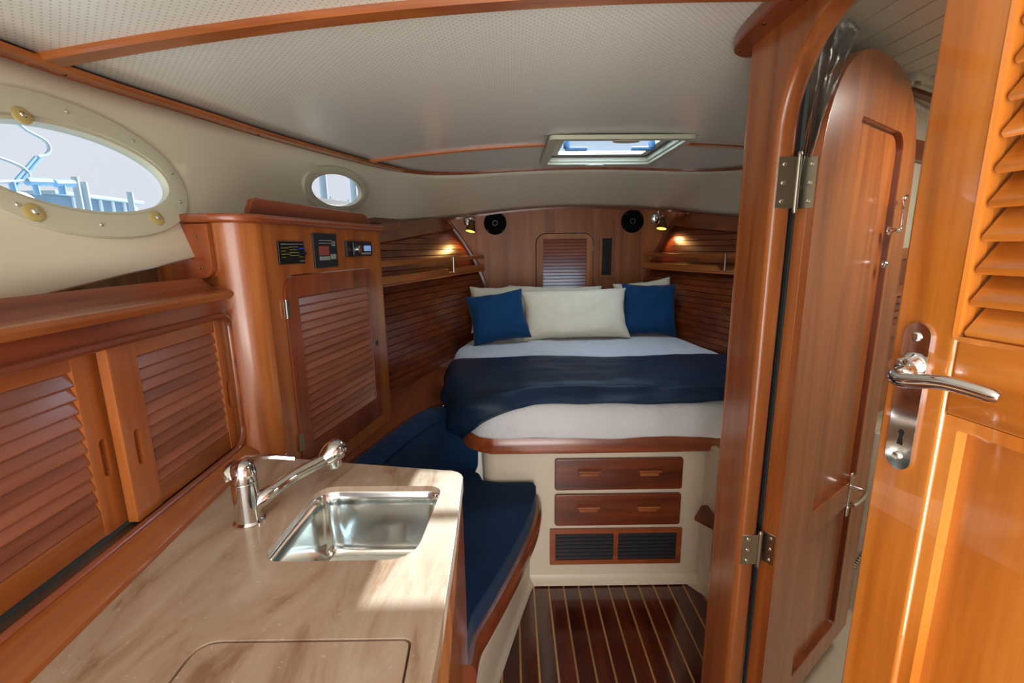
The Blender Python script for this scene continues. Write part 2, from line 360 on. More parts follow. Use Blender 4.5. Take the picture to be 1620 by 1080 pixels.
# stations of the liner: (top xy, bottom xyz)
ST = [((-.95, -.9), (-.84, -.9, 1.34)), ((-.945, .3), (-.82, .3, 1.352)), ((-.925, .95), (-.80, .70, 1.383)), ((-.87, 1.35), (-.772, 1.18, 1.452)),
      ((-.80, 1.76), (-.83, 1.80, 1.505)), ((-.645, 2.42), (-.78, 2.5, 1.565)), ((-.54, 2.68), (-.65, 2.95, 1.62)), ((-.43, 2.83), (-.48, 3.50, 1.668)),
      ((-.25, 2.93), (-.22, 3.53, 1.70)), ((0, 2.965), (.05, 3.54, 1.728)), ((.4, 2.975), (.4, 3.54, 1.745)), ((.8, 2.965), (.8, 3.54, 1.735)),
      ((1.05, 2.93), (1.05, 3.53, 1.72)), ((1.25, 2.81), (1.24, 3.47, 1.70)), ((1.34, 2.68), (1.42, 2.9, 1.62)), ((1.445, 2.42), (1.55, 2.5, 1.585)), ((1.6, 1.76), (1.72, 1.8, 1.5))]
top = smooth([top_pt(*s[0]) for s in ST], 5); bot = smooth([s[1] for s in ST], 5)
bm = B(); rows = []
for a, b in zip(top, bot):
    row = []
    for j in range(9):
        t = j/8; p = a.lerp(b, t); o = (p-Vector((.4, 1.3, p.z))); o.z = 0; o.normalize(); row.append(p+o*.010*math.sin(math.pi*t))
    rows.append(row)
grid(bm, rows)
liner = obj('wall_left', bm, M_LINER); struct(liner, 'cream moulded liner with two oval ports, sweeping round to the bow')
from mathutils.bvhtree import BVHTree
bpy.context.view_layer.update()
bv = BVHTree.FromObject(liner, bpy.context.evaluated_depsgraph_get())
def hit(px, py):
    d = ray(px, py).normalized(); p, n, i, dist = bv.ray_cast(CP, d)
    if n.dot(d) > 0: n = -n
    return p, n
solid_out(liner, .018, (.4, 1.5, 1.2))
# ports: frame with local -y pointing inboard
def port_frame(px, py):
    p, n = hit(px, py); y = -n; x = Vector((0, 0, 1)).cross(y)*-1; x = y.cross(Vector((0, 0, 1))).normalized(); z = x.cross(y)
    return Matrix(((x.x, y.x, z.x, p.x), (x.y, y.y, z.y, p.y), (x.z, y.z, z.z, p.z), (0, 0, 0, 1)))
def oval(cx, cz, a, b, n=48, e=2.0):
    return [(cx+a*math.copysign(abs(math.cos(t))**(2/e), math.cos(t)), cz+b*math.copysign(abs(math.sin(t))**(2/e), math.sin(t))) for t in [2*math.pi*i/n for i in range(n)]]
PORTS = []
MP = port_frame(150, 262)
# pixel extents of the big port on that plane
def fit(pts):      # axis-aligned ellipse through the points, least squares
    import numpy as np
    mi_ = MP.inverted(); L_ = []
    for p in pts:
        q_ = mi_ @ hit(*p)[0]; L_.append((q_.x, q_.z))
    A_ = np.array([[x*x, z*z, x, z] for x, z in L_]); c_ = np.linalg.lstsq(A_, np.ones(len(L_)), rcond=None)[0]
    cx_, cz_ = -c_[2]/2/c_[0], -c_[3]/2/c_[1]; k_ = 1+c_[0]*cx_**2+c_[1]*cz_**2
    return float(cx_), float(cz_), float((k_/c_[0])**.5), float((k_/c_[1])**.5)
cx, zc, ai, bi = fit([(0, 210), (38, 202), (128, 209), (205, 230), (241, 256), (253, 284), (241, 306), (207, 324), (149, 337), (96, 335), (60, 330), (0, 316)])
c2, z2, ao, bo = fit([(0, 158), (72, 155), (168, 183), (241, 229), (277, 265), (284, 294), (277, 318), (241, 352), (193, 371), (132, 377), (48, 367), (0, 355)])
#print('PORT', cx, zc, ai, bi, '|', c2, z2, ao, bo)
ao += c2-cx; ai *= .985; ao *= .965
MPb = MP @ T(cx, 0, zc)
MS = port_frame(534, 301)
MSs = MS; ri = on(MS, 573, 301)[0]; rt = on(MS, 534, 272)[1]
PORTS = [(MPb, ai, bi, ao, bo, 'window_1', 10, 'large oval port above the galley lockers'), (MSs, ri, rt, ri*1.24, rt*1.32, 'window_2', 8, 'small round port above the tall cabinet')]
cut = []
for (M, a, b, a2, b2, nm, ns, lab) in PORTS:
    bm = B(); plate(bm, [oval(0, 0, a+.004, b+.004)], -.15, .15); c = obj('c', bm, M_LINER, None, M); cut.append(c)
boolean(liner, cut)
for (M, a, b, a2, b2, nm, ns, lab) in PORTS:
    w = bpy.data.objects.new(nm, None); link(w, None, M); struct(w, lab)
    def cy(x, z):
        o_ = M @ Vector((x, -.3, z)); d_ = (M.to_3x3() @ Vector((0, 1, 0))).normalized(); h_ = bv.ray_cast(o_, d_)
        return (M.inverted() @ h_[0]).y if h_[0] else 0
    bm = B(); rings = []
    for k_, (f_, dy) in enumerate(((1, .004), (1, -.007), (.97, -.011), (.66, -.012), (.33, -.012), (.03, -.011), (0, -.006), (0, .008))):
        rings.append([bm.verts.new((x, cy(x, z)+dy, z)) for x, z in oval(0, 0, lerp(a, a2, f_), lerp(b, b2, f_))])
    for r1, r2 in zip(rings, rings[1:]):
        for i in range(48): bm.faces.new((r1[i], r1[(i+1) % 48], r2[(i+1) % 48], r2[i]))
    obj('port_flange', bm, M_CREAM, w)
    bm = B(); plate(bm, [oval(0, 0, a+.003, b+.003), oval(0, 0, a-.008, b-.008)], -.009, .012, .002); obj('port_rim', bm, M_CREAM, w)
    bm = B(); plate(bm, [oval(0, 0, a-.006, b-.006)], .003, .008); obj('pane', bm, M_GLASS, w)
    rs = .0042 if ns == 10 else .003
    for i in range(ns):
        t = 2*math.pi*(i+.35)/ns; screw('screw', w, T((a+a2)/2*math.cos(t), cy((a+a2)/2*math.cos(t), (b+b2)/2*math.sin(t))-.012, (b+b2)/2*math.sin(t)) @ TOFRONT, rs, M_STEEL)
    if ns == 10:
        for (px, py) in ((30, 185), (50, 338), (246, 346)):
            x, z = on(M, px, py, -.012); bm = B(); lathe(bm, [(.016, 0), (.016, .003), (.010, .006)], 20); cp = obj('rubber_washer', bm, M_RUBBER, w, T(x, cy(x, z)-.012, z) @ TOFRONT)
            screw('screw', cp, T(0, 0, .005), .0065, M_STEEL)

# trims of the headliner
tpts = [top_pt(x, y) for x, y in EDGE_L[6:]]+[top_pt(.8-x, y) for x, y in reversed(EDGE_L[20:-1])]
tpts = [p+Vector((0, 0, -.004)) for p in tpts]
def taper_w(p): return .022 if p.y > 2.4 else .03
bm = B(); sweep(bm, tpts, [(-.010, .006), (.010, .006), (.010, -.004), (.006, -.008), (-.006, -.008), (-.010, -.004)])
struct(obj('trim_1', bm, wood('red', 'y')), 'teak edge batten following the headliner')
# wide flat batten at the galley side
wp = [top_pt(x+.018, y)+Vector((0, 0, -.006)) for x, y in EDGE_L[:34]]
bm = B(); sweep(bm, wp, [(-.026, .004), (.026, .004), (.026, -.003), (.022, -.007), (-.022, -.007), (-.026, -.003)])
tb = struct(obj('trim_2', bm, wood('cherry', 'y')), 'broad teak batten along the galley side of the headliner')
def xb(Y, x0, x1, w, nm, lab, tone='cherry'):
    pts = [top_pt(lerp(x0, x1, i/20), Y)+Vector((0, 0, -.005)) for i in range(21)]
    bm = B(); sweep(bm, pts, [(-w, .006), (w, .006), (w, -.003), (w-.004, -.008), (-w+.004, -.008), (-w, -.003)])
    return struct(obj(nm, bm, wood(tone, 'x')), lab)
xb(.985, -.93, .53, .022, 'trim_3', 'broad teak crossbeam batten on the headliner near the camera')
xb(2.27, -.68, .165, .008, 'trim_4', 'thin teak batten across the headliner, left of the hatch')
xb(2.27, .81, 1.42, .008, 'trim_5', 'thin teak batten across the headliner, right of the hatch')
k = 0
for i in (6, 13, 22, 28):
    p = wp[i]; screw('screw', tb, T(p.x, p.y, p.z-.007) @ R(math.pi, 'X'), .004, M_BRASS)
# lower liner lip in teak along the bow
bpts = [p+Vector((0, 0, -.006)) for p in bot[25:72]]
bm = B(); sweep(bm, bpts, [(-.012, .008), (.004, .008), (.004, -.006), (-.012, -.006)]); struct(obj('trim_6', bm, wood('red', 'x')), 'thin teak lip under the liner at the bow')

# ================================================================== DECK HATCH
h = bpy.data.objects.new('window_3', None); link(h, None, T((HX0+HX1)/2, (HY0+HY1)/2, 1.918) @ R(.008, 'Y')); struct(h, 'square deck hatch in the headliner')
hx, hy = (HX1-HX0)/2, (HY1-HY0)/2
bm = B(); plate(bm, [rr(-hx-.035, hx+.035, -hy-.035, hy+.035, .03), rr(-hx+.003, hx-.003, -hy+.003, hy-.003, .02)], -.014, .004, .004, 'xy'); obj('hatch_flange', bm, M_CREAM, h)
bm = B(); plate(bm, [rr(-hx+.003, hx-.003, -hy+.003, hy-.003, .02), rr(-hx+.014, hx-.014, -hy+.014, hy-.014, .02)], .0, .020, 0, 'xy'); obj('hatch_coaming', bm, M_CREAM, h)
bm = B(); plate(bm, [rr(-hx+.010, hx-.010, -hy+.010, hy-.010, .02), rr(-hx+.022, hx-.022, -hy+.022, hy-.022, .02)], .020, .028, 0, 'xy'); obj('hatch_seal', bm, M_GASKET, h)
bm = B(); plate(bm, [rr(-hx+.0, hx-.0, -hy+.0, hy-.0, .02), rr(-hx+.055, hx-.055, -hy+.055, hy-.055, .02)], .028, .046, .003, 'xy'); obj('lid_frame', bm, M_WHITE, h)
bm = B(); plate(bm, [rr(-hx+.05, hx-.05, -hy+.05, hy-.05, .02)], .034, .040, 0, 'xy'); obj('acrylic_lens', bm, M_ACRYL, h)
for sx in (-1, 1):
    bm = B(); cyl(bm, .016, 0, .03, 16); box(bm, -.008, .10, -.011, .011, -.012, .004, .004); 
    if sx > 0: bmesh.ops.scale(bm, vec=(-1, 1, 1), verts=bm.verts)
    obj('latch_handle', bm, M_BLUEP, h, T(sx*(hx-.075), -.02, .010))
bm = B(); cyl(bm, .055, -.006, .002, 28); bmesh.ops.scale(bm, vec=(1, .55, 1), verts=bm.verts); obj('pull_tab', bm, M_CREAM, h, T(-.01, hy+.02, -.012))
bm = B(); cyl(bm, .06, -.004, .004, 28); bmesh.ops.scale(bm, vec=(1, .5, 1), verts=bm.verts); obj('pull_tab', bm, M_CREAM, h, T(.02, -hy+.012, -.012))

# ================================================================== FORWARD BULKHEAD
def hullL(Y, z):
    def quad(z, a, b, c):   # values at .75, 1.23, 1.68
        z0, z1, z2 = .75, 1.23, 1.68
        return a*(z-z1)*(z-z2)/((z0-z1)*(z0-z2))+b*(z-z0)*(z-z2)/((z1-z0)*(z1-z2))+c*(z-z0)*(z-z1)/((z2-z0)*(z2-z1))
    F = quad(z, -.17, -.215, -.49); A = quad(z, -.735, -.80, -.985)
    return lerp(A, F, (Y-1.87)/(3.55-1.87))
def hullR(Y, z):
    def quad(z, a, b, c):
        z0, z1, z2 = .75, 1.23, 1.68
        return a*(z-z1)*(z-z2)/((z0-z1)*(z0-z2))+b*(z-z0)*(z-z2)/((z1-z0)*(z1-z2))+c*(z-z0)*(z-z1)/((z2-z0)*(z2-z1))
    F = quad(z, .96, 1.03, 1.25); A = quad(z, 1.42, 1.56, 1.72)
    return lerp(A, F, (Y-1.87)/(3.55-1.87))
wf = bpy.data.objects.new('wall_front', None); link(wf, None, T(0, 3.55, 0)); struct(wf, 'veneered forward bulkhead behind the berth')
L = [(hullL(3.55, .5+i*.12)-.06, .5+i*.12) for i in range(11)]; Rr = [(hullR(3.55, .5+i*.12)+.06, .5+i*.12) for i in range(11)]
bm = B(); plate(bm, [[(-.2, .45), (1.0, .45)]+Rr+[(1.3, 1.79), (.4, 1.83), (-.55, 1.79)]+list(reversed(L))], 0, .02); obj('bulkhead_panel', bm, wood('bulk', 'z'), wf)
for side, hf in (('left', hullL), ('right', hullR)):
    pts = [Vector((hf(3.55, z), -.012, z)) for z in [.74+i*.06 for i in range(17)]]
    bm = B(); sweep(bm, pts, [(-.016, .010), (.016, .010), (.016, -.006), (.010, -.012), (-.010, -.012), (-.016, -.006)] if side == 'left' else [(-.016, .010), (.016, .010), (.016, -.006), (.010, -.012), (-.010, -.012), (-.016, -.006)], up=(0, 1, 0))
    obj('corner_moulding', bm, wood('dark', 'z'), wf)

# louvred locker door in the bulkhead
MB_ = T(0, 3.55, 0)
bd = thing('locker_door', 'small louvred teak door in the bulkhead behind the white pillows', 'cabinet door', T(.405, 3.55, 1.0))
bm = B(); plate(bm, [rr(-.212, .212, -.05, .553, (.01, .01, .07, .07)), rr(-.163, .163, 0, .515, 0)], -.018, -.002, .005); obj('door_frame', bm, wood('bulk', 'z'), bd)
bm = B(); box(bm, -.17, .17, -.003, -.0005, -.01, .52); obj('backing_panel', bm, M_DARK, bd)
louvres(bd, -.163, .163, .002, .514, -.009, .0245, wood('red', 'x'), .35)
bm = B(); cyl(bm, .012, 0, .002, 18); obj('finger_hole', bm, M_BLACK, bd, T(-.19, -.018, .26) @ TOFRONT)
bm = B(); plate(bm, [rr(-.2175, .2175, -.055, .5585, (.01, .01, .074, .074))], -.0045, -.0006); obj('shadow_gap_plate', bm, M_DARK, bd)  # dark plate standing in for the shadow line around the door
bm = B(); cyl(bm, .004, 0, .05, 8); obj('hinge', bm, M_HINGE, bd, T(.214, -.012, .42))
# black air grille beside it
ag = thing('air_grille', 'narrow upright black air grille in teak frame, right of the bulkhead door', 'vent', T(.722, 3.55, 1.38))
bm = B(); plate(bm, [rr(-.056, .056, -.155, .155, .004), rr(-.036, .036, -.137, .137, 0)], -.014, -.001, .003); obj('grille_frame', bm, wood('bulk', 'z'), ag)
bm = B(); box(bm, -.038, .038, -.003, -.001, -.14, .14); obj('backing_panel', bm, M_DARK, ag)
f = None
for i in range(16):
    M = T(0, -.007, -.128+i*.017)
    if f is None: bm = B(); box(bm, -.036, .036, -.002, .002, -.0025, .0025); f = obj('grille_bar', bm, M_BLACK, ag, M)
    else: rep(f, ag, M)
for i in range(4):
    bm = B(); box(bm, -.001, .001, -.003, .002, -.136, .136); obj('grille_wire', bm, M_BLACK, ag, T(-.022+i*.0147, -.008, 0))
# round loudspeakers
M_SPK = flat('matte_speaker_black', (10, 11, 12), .9, spec=.08)
def speaker(x, z, lab):
    t = thing('loudspeaker', lab, 'speaker', T(x, 3.55, z), 'round loudspeakers on the forward bulkhead')
    bm = B(); lathe(bm, [(.084, 0), (.084, .006), (.078, .012), (.070, .012), (.066, .006)], 40, TOFRONT); obj('speaker_rim', bm, M_SPK, t)
    bm = B(); lathe(bm, [(.066, .004), (.05, .001), (.028, .003), (.026, .008), (.020, .011), (.0001, .013)], 40, TOFRONT); obj('speaker_cone', bm, M_SPK, t)
    bm = B(); lathe(bm, [(.020, .012), (.020, .015), (.016, .015), (.016, .012)], 24, TOFRONT); obj('tweeter_ring', bm, M_GASKET, t)
    for a in (45, 135, 225, 315):
        screw('screw', t, T(.075*math.cos(math.radians(a)), -.011, .075*math.sin(math.radians(a))) @ TOFRONT, .004, M_GASKET)
speaker(-.113, 1.637, 'round black loudspeaker on the bulkhead, the left one of two')
speaker(.908, 1.637, 'round black loudspeaker on the bulkhead, the right one of two')
# reading lamps
def reading(x, z, lab, tw):
    t = thing('reading_lamp', lab, 'lamp', T(x, 3.55, z), 'reading lamps on the forward bulkhead')
    bm = B(); lathe(bm, [(.045, 0), (.045, .006), (.036, .014), (.015, .018), (.0001, .018)], 28, TOFRONT); obj('wall_plate', bm, M_CHROME, t)
    bm = B(); tube(bm, smooth([(0, -.015, .0), (0, -.05, .012), (tw*.02, -.07, -.01)], 5), .007, 10); obj('lamp_arm', bm, M_CHROME, t)
    bm = B(); tube(bm, [(0, -.03, .03), (0, -.03, .06)], .003, 8); obj('switch_lever', bm, M_CHROME, t)
    Ms = T(tw*.02, -.075, -.025) @ R(.18*tw, 'Y') @ R(-.22, 'X')
    bm = B(); lathe(bm, [(.012, .03), (.020, .022), (.024, -.01), (.034, -.035), (.038, -.055), (.035, -.055), (.030, -.03)], 24); obj('lamp_shade', bm, M_BRASS, t, Ms)
    bm = B(); lathe(bm, [(.0345, -.054), (.02, -.058), (.0001, -.060)], 20); obj('lamp_glass', bm, M_LAMPG, t, Ms)
    p = Vector((x+tw*.03, 3.55-.10, z-.10)); s = -1 if x < .4 else 1
    lamp('reading_lamp_beam', 'SPOT', p, (x+s*.20, 3.25, 1.25), 2.4, (1, .52, .18), spot_size=math.radians(95), spot_blend=.6, shadow_soft_size=.02)
reading(-.303, 1.655, 'lit chrome and brass reading lamp on the bulkhead, left of the speakers', 1)
reading(1.09, 1.655, 'lit chrome and brass reading lamp on the bulkhead, right of the speakers', 1)

# ================================================================== HULL PLANKING
def hull(name, hf, lab, sgn):
    w = bpy.data.objects.new(name, None); link(w, None, T(0, 0, 0)); struct(w, lab)
    Y0, Y1 = 1.80, 3.55
    bm = B(); grid(bm, [[Vector((hf(y, .62+j*.09)+sgn*.014, y, .62+j*.09)) for j in range(13)] for y in (Y0, 2.4, 3.0, Y1)]); obj('hull_backing', bm, M_DARK, w)
    z = .66; ph = .036
    mats = [wood('dark', 'y')]
    while z < 1.63:
        bm = B(); n = 3; P = []
        ys = [lerp(Y0, Y1, i/3) for i in range(4)]
        prof = [(z+.0010, 0.002), (z+.0026, 0), (z+ph/2, 0), (z+ph-.0026, 0), (z+ph-.0010, .002), (z+ph-.0010, .011), (z+.0010, .011)]
        rings = [[bm.verts.new((hf(y, a)+sgn*b, y, a)) for a, b in prof] for y in ys]
        for a, b in zip(rings, rings[1:]):
            for j in range(len(prof)): bm.faces.new((a[j], a[(j+1) % len(prof)], b[(j+1) % len(prof)], b[j]))
        bm.faces.new(rings[0]); bm.faces.new(rings[-1])
        obj('hull_plank', bm, mats[0], w, None, 22); z += ph
    return w
hull('wall_port_hull', hullL, 'dark teak plank ceiling on the port hull side', -1)
hull('wall_starboard_hull', hullR, 'dark teak plank ceiling on the starboard hull side', 1)
# fascia boards under the liner along the hull
for nm, hf, s, Ys in (('trim_7', hullL, 1, (1.9, 3.53)), ('trim_8', hullR, -1, (2.0, 3.53))):
    ys = [lerp(Ys[0], Ys[1], i/10) for i in range(11)]
    bm = B(); zt = lambda y: lerp(1.50, 1.67, (y-1.85)/1.68)
    ring = [[bm.verts.new(q) for q in (Vector((hf(y, zt(y)-.07)+s*.004, y, zt(y)-.07)), Vector((hf(y, zt(y)-.07)+s*.016, y, zt(y)-.07)), Vector((hf(y, zt(y)+.02)+s*.016, y, zt(y)+.02)), Vector((hf(y, zt(y)+.02)+s*.004, y, zt(y)+.02)))] for y in ys]
    for a, b in zip(ring, ring[1:]):
        for j in range(4): bm.faces.new((a[j], a[(j+1) % 4], b[(j+1) % 4], b[j]))
    struct(obj(nm, bm, wood('red', 'y')), 'teak fascia board under the liner along the hull')

# fiddled shelves on the hull
def shelf(name, A, Bp, hf, s, post_t, lab, cut_w):
    A = Vector(A); Bp = Vector(Bp); d = (Bp-A); Ln = d.length; M = frame(A.x, A.y, d.x, d.y, A.z)
    t = thing(name, lab, 'shelf', M)
    Mi = M.inverted(); n = 8; inner = []; outer = []
    for i in range(n+1):
        p = A.lerp(Bp, i/n); q = Mi @ Vector((hf(p.y, p.z)-s*.0, p.y, p.z)); x = Mi @ p
        k = Mi @ Vector((hf(p.y, p.z), p.y, p.z)); outer.append((x.x, 0)); inner.append((x.x, k.y))
    sg = 1 if inner[0][1] > 0 else -1
    bm = B(); plate(bm, [outer+list(reversed(inner))], -.012, 0, .004, 'xy'); obj('shelf_board', bm, wood('cherry', 'x'), t)
    px = Ln*post_t; w = cut_w
    prof = [(0, 0), (Ln, 0), (Ln, .036), (px+w+.02, .036), (px+w, .012), (px-w, .012), (px-w-.02, .036), (0, .036)]
    if px+w+.02 > Ln: prof = [(0, 0), (Ln, 0), (Ln, .012), (px-w, .012), (px-w-.02, .036), (0, .036)]
    bm = B(); plate(bm, [prof], 0 if sg > 0 else -.012, .012 if sg > 0 else 0, .003); obj('fiddle_board', bm, wood('cherry', 'x'), t)
    bm = B(); box(bm, 0, Ln, (0 if sg > 0 else -.012), (.012 if sg > 0 else 0), .080, .106, .004); obj('fiddle_rail', bm, wood('cherry', 'x'), t)
    bm = B(); cyl(bm, .006, .01, .108, 12); obj('fiddle_post', bm, M_HINGE, t, T(px, (.004 if sg > 0 else -.004)-sg*.009, 0))
    for e in (0.012, Ln-.012):
        bm = B(); box(bm, e-.008, e+.008, sg*.002 if sg > 0 else -.011, .011 if sg > 0 else -.002, .03, .085, .002); obj('end_block', bm, wood('cherry', 'z'), t)
    return t
shelf('side_shelf', PZ(590, 453, 1.30), (-.20, 3.52, 1.30), hullL, -1, .60, 'fiddled teak shelf on the hull, left of the berth', .05)
aR = PZ(1022, 417, 1.30); bR = PZ(1169, 430, 1.30); dR = (bR-aR); bR2 = aR+dR*1.25
shelf('side_shelf', (.99, 3.52, 1.30), bR2, hullR, 1, .69, 'fiddled teak shelf on the hull, right of the berth', .05)

# ================================================================== SOLE
fl = bpy.data.objects.new('floor', None); link(fl, None, T(0, 0, 0)); struct(fl, 'glossy dark teak and holly sole')
bm = B(); box(bm, -1.0, 1.95, -.9, 3.5, -.05, -.008); obj('subfloor', bm, M_DARK, fl)
P0 = .2765; PW = .0655; msole = wood('sole', 'y', .14, 1.0)
fp = fs = None
for i in range(-6, 9):
    x = P0+i*PW
    if fp is None:
        bm = B(); box(bm, .0035, PW-.0035, 0, 2.3, -.01, 0, .0008, 1); fp = obj('teak_plank', bm, msole, fl, T(x, -.45, 0))
        bm = B(); box(bm, -.0035, .0035, 0, 2.3, -.01, -.0003); fs = obj('holly_strip', bm, wood('maple', 'y'), fl, T(x, -.45, 0))
    else: rep(fp, fl, T(x, -.45, 0)); rep(fs, fl, T(x, -.45, 0))
# moulded white sole pan around the planks
hole = [(-.13, -.35), (-.10, 1.15), (-.062, 1.32), (-.05, 1.367), (.009, 1.576), (.06, 1.725), (.075, 1.765), (.10, 1.792), (.14, 1.808), (.70, 1.808), (.73, 1.80), (.75, 1.78), (.805, 1.70), (.815, 1.6), (.815, 1.2), (.62, 1.1), (.60, -.35)]
bm = B(); plate(bm, [[(-.99, -.88), (1.94, -.88), (1.94, 2.0), (-.99, 2.0)], hole], -.004, .006, 0, 'xy'); struct(obj('floor_pan', bm, M_WHITE), 'white moulded pan around the teak sole')

# ================================================================== BERTH BASE
MBf = T(0, 1.80, 0)
bb = thing('berth_base', 'white moulded berth base with teak rim, under the bed', 'bed base', MBf)
base = [(-.135, .10)]+[(-.135+.06-.06*math.cos(math.radians(a)), .06-.06*math.sin(math.radians(a))) for a in (0, 22, 45, 68, 90)]+[(.82, 0), (1.2, 0), (1.2, 1.72), (-.16, 1.72), (-.26, .9)]
bm = B(); plate(bm, [base], .02, .655, 0, 'xy'); obj('moulded_front', bm, M_WHITE, bb)
cv = [(p[0], p[1]) for p in base[:7]]
bm = B(); sweep(bm, [Vector((-.13, .1, .006))]+[Vector((x, y, .006)) for x, y in base[1:7]], [(-.004, 0), (.03, 0), (.024, .006), (.008, .016), (.0, .032), (-.004, .032)]); obj('coving', bm, M_WHITE, bb)
rim = [Vector((-.33, .55, 0)), Vector((-.26, .22, 0))]+[Vector((-.21+.16-.16*math.cos(math.radians(a)), .13-.16*math.sin(math.radians(a)), 0)) for a in (0, 18, 36, 54, 72, 90)]+[Vector((.3, -.03, 0)), Vector((.9, -.028, 0)), Vector((1.3, -.028, 0))]
rim = smooth(rim, 5)
bm = B(); sweep(bm, [p+Vector((0, 0, .665)) for p in rim], [(-.03, -.034), (.008, -.034), (.018, -.026), (.02, -.012), (.018, 0), (.020, .016), (.012, .036), (-.004, .042), (-.03, .036)]); obj('teak_rim', bm, wood('red', 'x'), bb)
poly = [(p.x, p.y+.01) for p in rim]+[(1.2, 1.72), (-.16, 1.72), (-.33, .9)]
bm = B(); plate(bm, [poly], .635, .69, 0, 'xy'); obj('berth_board', bm, wood('red', 'x'), bb)
for zt, zb in ((.594, .452), (.432, .286)):
    hh = (zt-zb)/2
    bm = B(); plate(bm, [rr(-.268, .268, -hh, hh, .012)], -.016, 0, .005); d = obj('drawer', bm, wood('dark', 'x'), bb, T(.44, 0, (zt+zb)/2))
    for s_ in (-.126, .126):
        bm = B(); sweep(bm, [(-.046, 0, 0), (.046, 0, 0)], [(0, .012), (.018, .014), (.021, .010), (.016, .002), (0, .0)], up=(0, 0, 1)); box(bm, -.038, .038, -.006, .001, -.016, .001, .002)
        obj('drawer_pull', bm, wood('cherry', 'x'), d, T(s_, -.016, .01))
vg = thing('vent_grille', 'double black louvred vent in teak frame at the foot of the berth base', 'vent', T(.437, 1.80, .182))
bm = B(); plate(bm, [rr(-.285, .285, -.085, .085, .003), rr(-.262, -.010, -.064, .064, 0), rr(.010, .262, -.064, .064, 0)], -.012, 0, .003); obj('vent_frame', bm, wood('red', 'x'), vg)
bm = B(); box(bm, -.27, .27, -.002, -.0003, -.07, .07); obj('backing_panel', bm, M_DARK, vg)
f = None
for s in (-.136, .136):
    for i in range(7):
        M = T(s, -.008, -.054+i*.018)
        if f is None: f = obj('vent_blade', slat_bm(.252, .014, .8, .003), flat('dark_blade', (52, 52, 58), .3, .4), vg, M)
        else: rep(f, vg, M)
# teak step on the starboard moulding
bm = B(); plate(bm, [[(.715, 1.66), (.80, 1.54), (.80, 1.74), (.775, 1.74)]], .385, .405, .004, 'xy'); tag(obj('corner_step', bm, wood('dark', 'y')), 'small triangular teak bracket step on the white side, right of the drawers', 'step')
bm = B(); box(bm, .80, .83, 1.36, 1.80, 0, .66, .01); struct(obj('wall_right', bm, M_WHITE), 'white moulded side beside the sole')

# ================================================================== MATTRESS, THROW, PILLOWS
def bedtop(x, y):
    return .845+.035*max(0, min(1, (y-1.9)/1.3))+.006*noise.noise(Vector((x*4, y*4, 0)))
OUT = smooth([(-.185, 1.90, 0), (-.18, 1.83, 0), (-.12, 1.765, 0), (.0, 1.744, 0), (.5, 1.738, 0), (1.0, 1.742, 0), (1.22, 1.75, 0), (1.28, 1.85, 0), (1.24, 2.4, 0), (1.12, 3.0, 0), (.97, 3.45, 0), (.9, 3.5, 0), (.4, 3.52, 0), (-.10, 3.5, 0), (-.16, 3.45, 0), (-.30, 3.0, 0), (-.36, 2.7, 0), (-.29, 2.3, 0), (-.20, 2.0, 0)], 8, True)
cxy = Vector((.45, 2.6, 0)); bm = B(); rings = []
def inset(p, d): v = cxy-p; return p+v.normalized()*d
lay = [(-.001, .684), (-.004, .708), (-.004, .74), (.004, .785), (.022, .82), (.05, .842), (.10, None), (.2, None), (.32, None), (.45, None), (.6, None), (.8, None)]
for li, (d, z) in enumerate(lay):
    r = []
    for i, p in enumerate(OUT):
        q = inset(p, d); bz = bedtop(q.x, q.y)
        w = noise.noise(Vector((q.x*7, q.y*7, li*.7)))
        if z is None: zz = bz
        else: zz = z+(bz-.845)*((z-.675)/.17)
        if li == 0: zz += .034*noise.noise(Vector((p.x*4+3, p.y*4, 1)))+.006
        q = q+(cxy-p).normalized()*(-.006*w if li < 5 else 0)
        zz += .006*noise.noise(Vector((q.x*13, q.y*9, 3))); r.append(bm.verts.new((q.x, q.y, zz)))
    rings.append(r)
n = len(OUT)
for a, b in zip(rings, rings[1:]):
    for i in range(n): bm.faces.new((a[i], a[(i+1) % n], b[(i+1) % n], b[i]))
c = bm.verts.new((cxy.x, cxy.y, bedtop(cxy.x, cxy.y)))
for i in range(n): bm.faces.new((rings[-1][i], rings[-1][(i+1) % n], c))
bm.faces.new(list(reversed(rings[0])))
bedc = obj('mattress', bm, M_SHEET, None, None, 80); tag(bedc, 'thick mattress under a white quilted cover on the berth', 'mattress')
sub = bedc.modifiers.new('s', 'SUBSURF'); sub.levels = 1; sub.render_levels = 2
# throw: a loft of hand-laid lines running front to back, hem first
TL = [[(-.212, 1.795, .690), (-.268, 1.845, .715), (-.310, 1.96, .790), (-.335, 2.15, .800), (-.345, 2.36, .815)],
      [(-.172, 1.765, .735), (-.238, 1.820, .790), (-.290, 1.96, .835), (-.318, 2.15, .848), (-.325, 2.37, .855)],
      [(-.115, 1.750, .785), (-.180, 1.800, .848), (-.240, 1.95, .878), (-.280, 2.15, .884), (-.295, 2.38, .884)],
      [(-.02, 1.752, .822), (-.08, 1.815, .872), (-.12, 1.96, .886), (-.16, 2.15, .888), (-.18, 2.40, .884)]]
for x in (.10, .25, .40, .55, .70, .85, 1.0, 1.14, 1.22):
    TL.append([(x, 1.785+.010*math.sin(x*7), .846), (x, 1.86, .872), (x, 1.98, .884), (x, 2.18, .888), (x, 2.41+.012*math.sin(x*5), .882)])
TL = [[(x, y-(.020, .012, 0, 0, 0)[k_], z) for k_, (x, y, z) in enumerate(r)] for r in TL]
cols = [smooth(r, 8) for r in TL]; m_ = len(cols[0])
full = [smooth([c_[k_] for c_ in cols], 9) for k_ in range(m_)]
bm = B(); P = []
